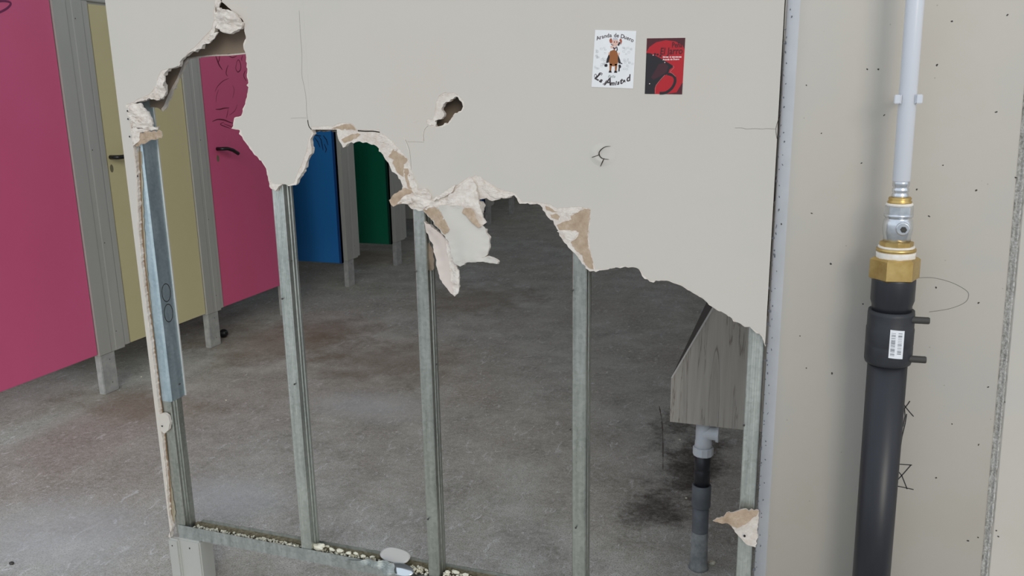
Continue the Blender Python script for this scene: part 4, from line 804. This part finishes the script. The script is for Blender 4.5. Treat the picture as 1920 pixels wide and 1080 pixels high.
obj('brass_hex_nut', lathe([(.0405, 1.087), (.0455, 1.090), (.0455, 1.126), (.0395, 1.130)], 6), m_brass, rp).rotation_euler = (0, 0, .13)
obj('thread_tape', lathe([(.034, 1.127), (.0352, 1.129), (.0345, 1.134), (.0352, 1.139), (.033, 1.142)], 32), m_tape, rp)
obj('brass_flange', lathe([(.030, 1.140), (.0355, 1.142), (.0355, 1.147), (.031, 1.149)], 32), m_brass, rp)
obj('thread_tape', lathe([(.0325, 1.148), (.0325, 1.1515), (.030, 1.152)], 32), m_tape, rp)
obj('brass_bush', lathe([(.028, 1.151), (.0300, 1.152), (.0300, 1.160), (.027, 1.161)], 8), m_brass, rp)
vb = obj('ball_valve', lathe([(.022, 1.159), (.0242, 1.160), (.0242, 1.171), (.0255, 1.174), (.0265, 1.182), (.0265, 1.194), (.0255, 1.202), (.0235, 1.203), (.0235, 1.207), (.0255, 1.208), (.0258, 1.213), (.0225, 1.214)], 32), m_chrome, rp)
obj('valve_nut', lathe([(.0225, 1.212), (.0250, 1.213), (.0250, 1.228), (.0220, 1.230)], 8), m_chrome, vb)
obj('valve_spindle', lathe([(.0105, -.0325), (.0125, -.031), (.0125, -.022)], 20, axis='y', loc=(.006, 0, 1.189)), m_chrome, vb)
obj('spindle_screw', lathe([(.005, -.0365), (.0058, -.0355), (.0058, -.031)], 6, axis='y', loc=(.007, 0, 1.188)), m_pin, vb)
obj('thread_tape', lathe([(.0215, 1.228), (.0240, 1.230), (.0235, 1.233), (.021, 1.234)], 28), m_tape, rp)
obj('brass_collar', lathe([(.019, 1.232), (.0215, 1.234), (.0215, 1.237), (.019, 1.239), (.0205, 1.242), (.019, 1.245)], 28), m_brass, rp)
obj('crimp_sleeve', lathe([(.0140, 1.243), (.0150, 1.246), (.0150, 1.250), (.0128, 1.253), (.0150, 1.256), (.0150, 1.260), (.0128, 1.263), (.0150, 1.266), (.0150, 1.272), (.0143, 1.276)], 28), m_chrome, rp)
obj('white_pipe', lathe([(.0145, 1.274), (.0155, 1.276), (.0155, 2.4)], 36), m_pvc_w, rp)
for o in list(rp.children) + list(vb.children):
    n6 = 'hex' in o.name or 'nut' in o.name or 'bush' in o.name or o.name.startswith('barcode')
    for p in o.data.polygons: p.use_smooth = len(p.vertices) == 4 and not n6
for z, lb in ((1.425, 'white plastic clip gripping the thin white pipe, lower one in view'), ):
    xc = 1.885 - .0142 * z
    t = thing('pipe_clip', 'small white plastic clip holding the thin white pipe to the concrete', 'pipe clip', (xc, -.11, z))
    bm = bmesh.new()
    pr = ring_offset([(.0175 * math.sin(a), -.0175 * math.cos(a)) for a in [math.radians(d) for d in range(42, 319, 12)]], .0024)
    obj('ring', extrude_profile(pr, -.008, .008), m_pvc_w, t)
    for s in (-1, 1): obj('grip_ear', B(min(s * .013, s * .0235), max(s * .013, s * .0235), -.017, -.006, -.008, .008, bev=.0012), m_pvc_w, t)
    obj('stem', lathe([(.004, .017), (.004, .081)], 12, axis='y'), m_pvc_w, t)

# ================================================================== STICKERS
def sticker(corners, name, lab, mf):
    """corners in wall plane: top-left, top-right, bottom-right, bottom-left. returns thing and mapping from unit square (u right, v down)."""
    tl, tr_, br, bl = [Vector(c) for c in corners]
    o = thing(name, lab, 'sticker', (bl.x, -.0134, bl.y))
    def uv(u, v_):
        p = (tl * (1 - u) + tr_ * u) * (1 - v_) + (bl * (1 - u) + br * u) * v_; return (p.x - bl.x, p.y - bl.y)
    obj('sheet', slab([uv(0, 1), uv(1, 1), uv(1, 0), uv(0, 0)], -.0004, 0), [mf, m_sw, m_sw], o)
    return o, uv
s1_, uv = sticker([(1.2538, 1.574), (1.3422, 1.5687), (1.3375, 1.451), (1.2464, 1.4557)], 'horse_rider_sticker', 'white sticker with a cartoon rider on a brown horse and script lettering', m_sw)
def W(bm, pts, wd, y, sm=True): ribbon([uv(*p) for p in (smooth_path(pts, 5) if sm else pts)], wd, y, bm)
def FP(pts, y, bm): flatpoly([uv(*p) for p in pts], y, bm)
bm = bmesh.new()
s = 'Aranda de Duero'; n = len(s)
wid = {'A': 1.15, ' ': .75, 'D': 1.15, 'r': .75, 'd': 1, 'n': 1}
tot = sum(wid.get(c, 1) for c in s); acc = 0
for c in s:
    wq = wid.get(c, 1); u = .06 + .88 * (acc + wq / 2) / tot; acc += wq
    k = (u - .5) / .44; v_ = .115 + .075 * k * k + .01 * k
    if c != ' ':
        x, z = uv(u, v_); text_on(bm, c, .0112, x, z, -.0006, rot=-k * .33 - .02, bold=.0002)
# script 'La Amistad' along a dipping curve
s = 'La Amistad'; us = [.10, .20, .0, .385, .50, .58, .64, .71, .78, .88]; vs_ = [.865, .905, 0, .955, .955, .95, .94, .925, .905, .875]
rr = [-.5, -.5, 0, -.02, .03, .1, .15, .18, .25, .3]; sz = [.022, .013, 0, .022, .012, .012, .012, .017, .012, .018]
for c, u, v_, r, q in zip(s, us, vs_, rr, sz):
    if c != ' ': x, z = uv(u, v_); text_on(bm, c, q, x, z, -.0006, rot=r, shear=.35, bold=.0006)
W(bm, [(.05, .80), (.08, .77), (.11, .80), (.08, .83), (.05, .81)], .0012, -.0006); W(bm, [(.27, .945), (.31, .93), (.36, .87)], .0014, -.0006); W(bm, [(.12, .84), (.17, .75), (.24, .755), (.22, .79)], .0013, -.0006)
obj('lettering', bm, m_txt, s1_, kind='stuff')
bm = bmesh.new(); x, z = uv(.47, .825); text_on(bm, 'Peña', .0085, x, z, -.0006, rot=.0, shear=.3)
obj('small_lettering', bm, mat('green_grey_print', (120, 134, 128), .5), s1_, kind='stuff')
bm = bmesh.new(); rnd = random.Random(4)   # faint stone wall drawn behind the rider
for i in range(46):
    sd_ = rnd.random() < .5; u = rnd.uniform(.04, .28) if sd_ else rnd.uniform(.72, .94); v_ = rnd.uniform(.28, .66)
    if v_ < .40 and rnd.random() < .6: u = rnd.uniform(.06, .33) if sd_ else rnd.uniform(.64, .94)
    w1, h1 = rnd.uniform(.03, .055), rnd.uniform(.02, .03)
    W(bm, [(u, v_), (u + w1, v_), (u + w1, v_ + h1), (u, v_ + h1), (u, v_)], .0005, -.0005, False)
obj('drawn_stones', bm, m_gl, s1_, kind='stuff')
bm = bmesh.new()   # horse seen from the front
FP([(.40, .36), (.50, .33), (.57, .37), (.61, .45), (.62, .53), (.58, .60), (.50, .625), (.42, .605), (.38, .54), (.37, .45)], -.0006, bm)
for x0 in (.40, .53): FP([(x0, .58), (x0 + .065, .58), (x0 + .055, .68), (x0 + .055, .71), (x0 + .01, .71), (x0 + .012, .68)], -.0006, bm)
obj('horse_drawing', bm, m_hb, s1_, kind='stuff')
bm = bmesh.new()   # dark cape, boots, hooves, bridle
FP([(.37, .42), (.40, .46), (.38, .56), (.32, .57), (.33, .50)], -.0007, bm); FP([(.60, .42), (.65, .50), (.68, .57), (.62, .57), (.60, .50)], -.0007, bm)
FP([(.28, .60), (.33, .58), (.36, .60), (.35, .635), (.29, .635)], -.0007, bm); FP([(.62, .59), (.67, .59), (.69, .63), (.655, .66), (.66, .70), (.625, .70), (.63, .65)], -.0007, bm)
for x0 in (.395, .525): FP([(x0 + .01, .70), (x0 + .06, .70), (x0 + .075, .735), (x0, .735)], -.0007, bm)
W(bm, [(.62, .20), (.60, .24), (.585, .26)], .0035, -.0008, False); W(bm, [(.55, .28), (.57, .33), (.55, .36)], .002, -.0008)
W(bm, [(.67, .56), (.71, .575)], .0018, -.0008, False); W(bm, [(.55, .715), (.66, .705)], .0006, -.0007, False)
obj('dark_details', bm, m_sk, s1_, kind='stuff')
bm = bmesh.new()   # rider: face, hands
FP([(.45, .17), (.50, .155), (.56, .165), (.60, .20), (.585, .25), (.53, .28), (.47, .27), (.43, .22)], -.0007, bm); FP([(.40, .27), (.47, .26), (.48, .31), (.41, .31)], -.0007, bm)
for x0 in (.36, .60): FP([(x0, .385), (x0 + .035, .38), (x0 + .03, .42), (x0, .425)], -.0008, bm)
obj('face_drawing', bm, m_skin, s1_, kind='stuff')
bm = bmesh.new()
FP([(.375, .15), (.405, .135), (.425, .15), (.44, .19), (.42, .225), (.385, .215), (.365, .18)], -.0008, bm); FP([(.605, .17), (.63, .135), (.655, .145), (.675, .185), (.66, .225), (.64, .25), (.635, .2)], -.0008, bm)
obj('hair_drawing', bm, m_orange, s1_, kind='stuff')
bm = bmesh.new(); FP([(.46, .125), (.56, .125), (.57, .165), (.45, .165)], -.0009, bm); obj('hat_drawing', bm, mat('pale_grey_print', (196, 198, 202), .5), s1_)
bm = bmesh.new(); W(bm, [(.41, .235), (.44, .25), (.47, .255)], .0014, -.0009); W(bm, [(.47, .29), (.50, .32), (.53, .29)], .0026, -.0009)
for u in (.49, .55):
    x, z = uv(u, .20); disc(bm, x, z, -.0009, .0012, .0014)
obj('drawn_features', bm, mat('maroon_line_print', (96, 50, 56), .5), s1_, kind='stuff')

s2_, uv = sticker([(1.365, 1.5529), (1.4446, 1.5513), (1.4416, 1.4375), (1.3629, 1.4396)], 'red_jug_sticker', 'red and black sticker with a dark jug and its ring handle', m_sr)
bm = bmesh.new()
FP([(.0, .26), (.10, .265), (.25, .31), (.42, .37), (.60, .44), (.72, .49), (.71, .52), (.63, .56), (.62, .60), (.58, .64), (.50, .67), (.40, .76), (.30, .83), (.26, .90), (.27, 1.0), (.0, 1.0)], -.0006, bm)
for u, v_ in ((.30, .29), (.38, .315), (.46, .34), (.23, .28)):
    x, z = uv(u, v_); disc(bm, x, z, -.0007, .0024, .002)
obj('jug_drawing', bm, m_sk, s2_, kind='stuff')
bm = bmesh.new(); W(bm, [(.58, .635), (.66, .645), (.745, .67), (.79, .72), (.79, .79), (.74, .87), (.66, .93), (.55, .975), (.40, .985)], .0055, -.0007)
obj('handle_drawing', bm, m_sk, s2_)
bm = bmesh.new(); FP([(.34, .46), (.50, .44), (.60, .50), (.56, .60), (.40, .68), (.22, .74), (.15, .70), (.24, .60)], -.0008, bm); obj('jug_sheen', bm, m_sm, s2_)
bm = bmesh.new(); W(bm, [(.52, .655), (.42, .73), (.33, .81), (.285, .87), (.28, .99)], .0008, -.0009); W(bm, [(.72, .49), (.75, .52), (.70, .56), (.66, .60), (.72, .63), (.80, .68)], .0008, -.0009)
obj('jug_outline', bm, mat('rose_line_print', (190, 110, 110), .5), s2_, kind='stuff')
bm = bmesh.new()
FP([(0, 0), (1, 0), (1, .20), (.93, .12), (.75, .06), (.5, .035), (.25, .07), (.08, .15), (0, .24)], -.00055, bm); FP([(.98, .80), (1, .80), (1, 1), (.55, 1), (.85, .965)], -.00055, bm)
obj('dark_border', bm, mat('dusk_red_print', (74, 14, 24), .32), s2_, kind='stuff')
bm = bmesh.new()
x, z = uv(.655, .285); text_on(bm, 'El Jarro', .0195, x, z, -.0008, sx=.80, shear=.1, bold=.0002)
x, z = uv(.80, .165); text_on(bm, 'Peña', .015, x, z, -.0008, sx=.75, bold=.0002)
obj('lettering', bm, mat('blackish_red_print', (58, 6, 12), .4), s2_, kind='stuff')
bm = bmesh.new()
for u0, u1 in ((.44, .51), (.52, .59), (.62, .66), (.68, .76), (.77, .85), (.86, .93)): W(bm, [(u0, .335), (u1, .336)], .0024, -.0008, False)   # illegible line of print
x, z = uv(.66, .39); text_on(bm, 'Aranda de Duero', .0048, x, z, -.0008, bold=.0002)
for u, v_ in ((.185, .30), (.50, .43), (.12, .815)):
    x, z = uv(u, v_); disc(bm, x, z, -.0009, .0011, .0011)
obj('small_lettering', bm, m_pw, s2_, kind='stuff')
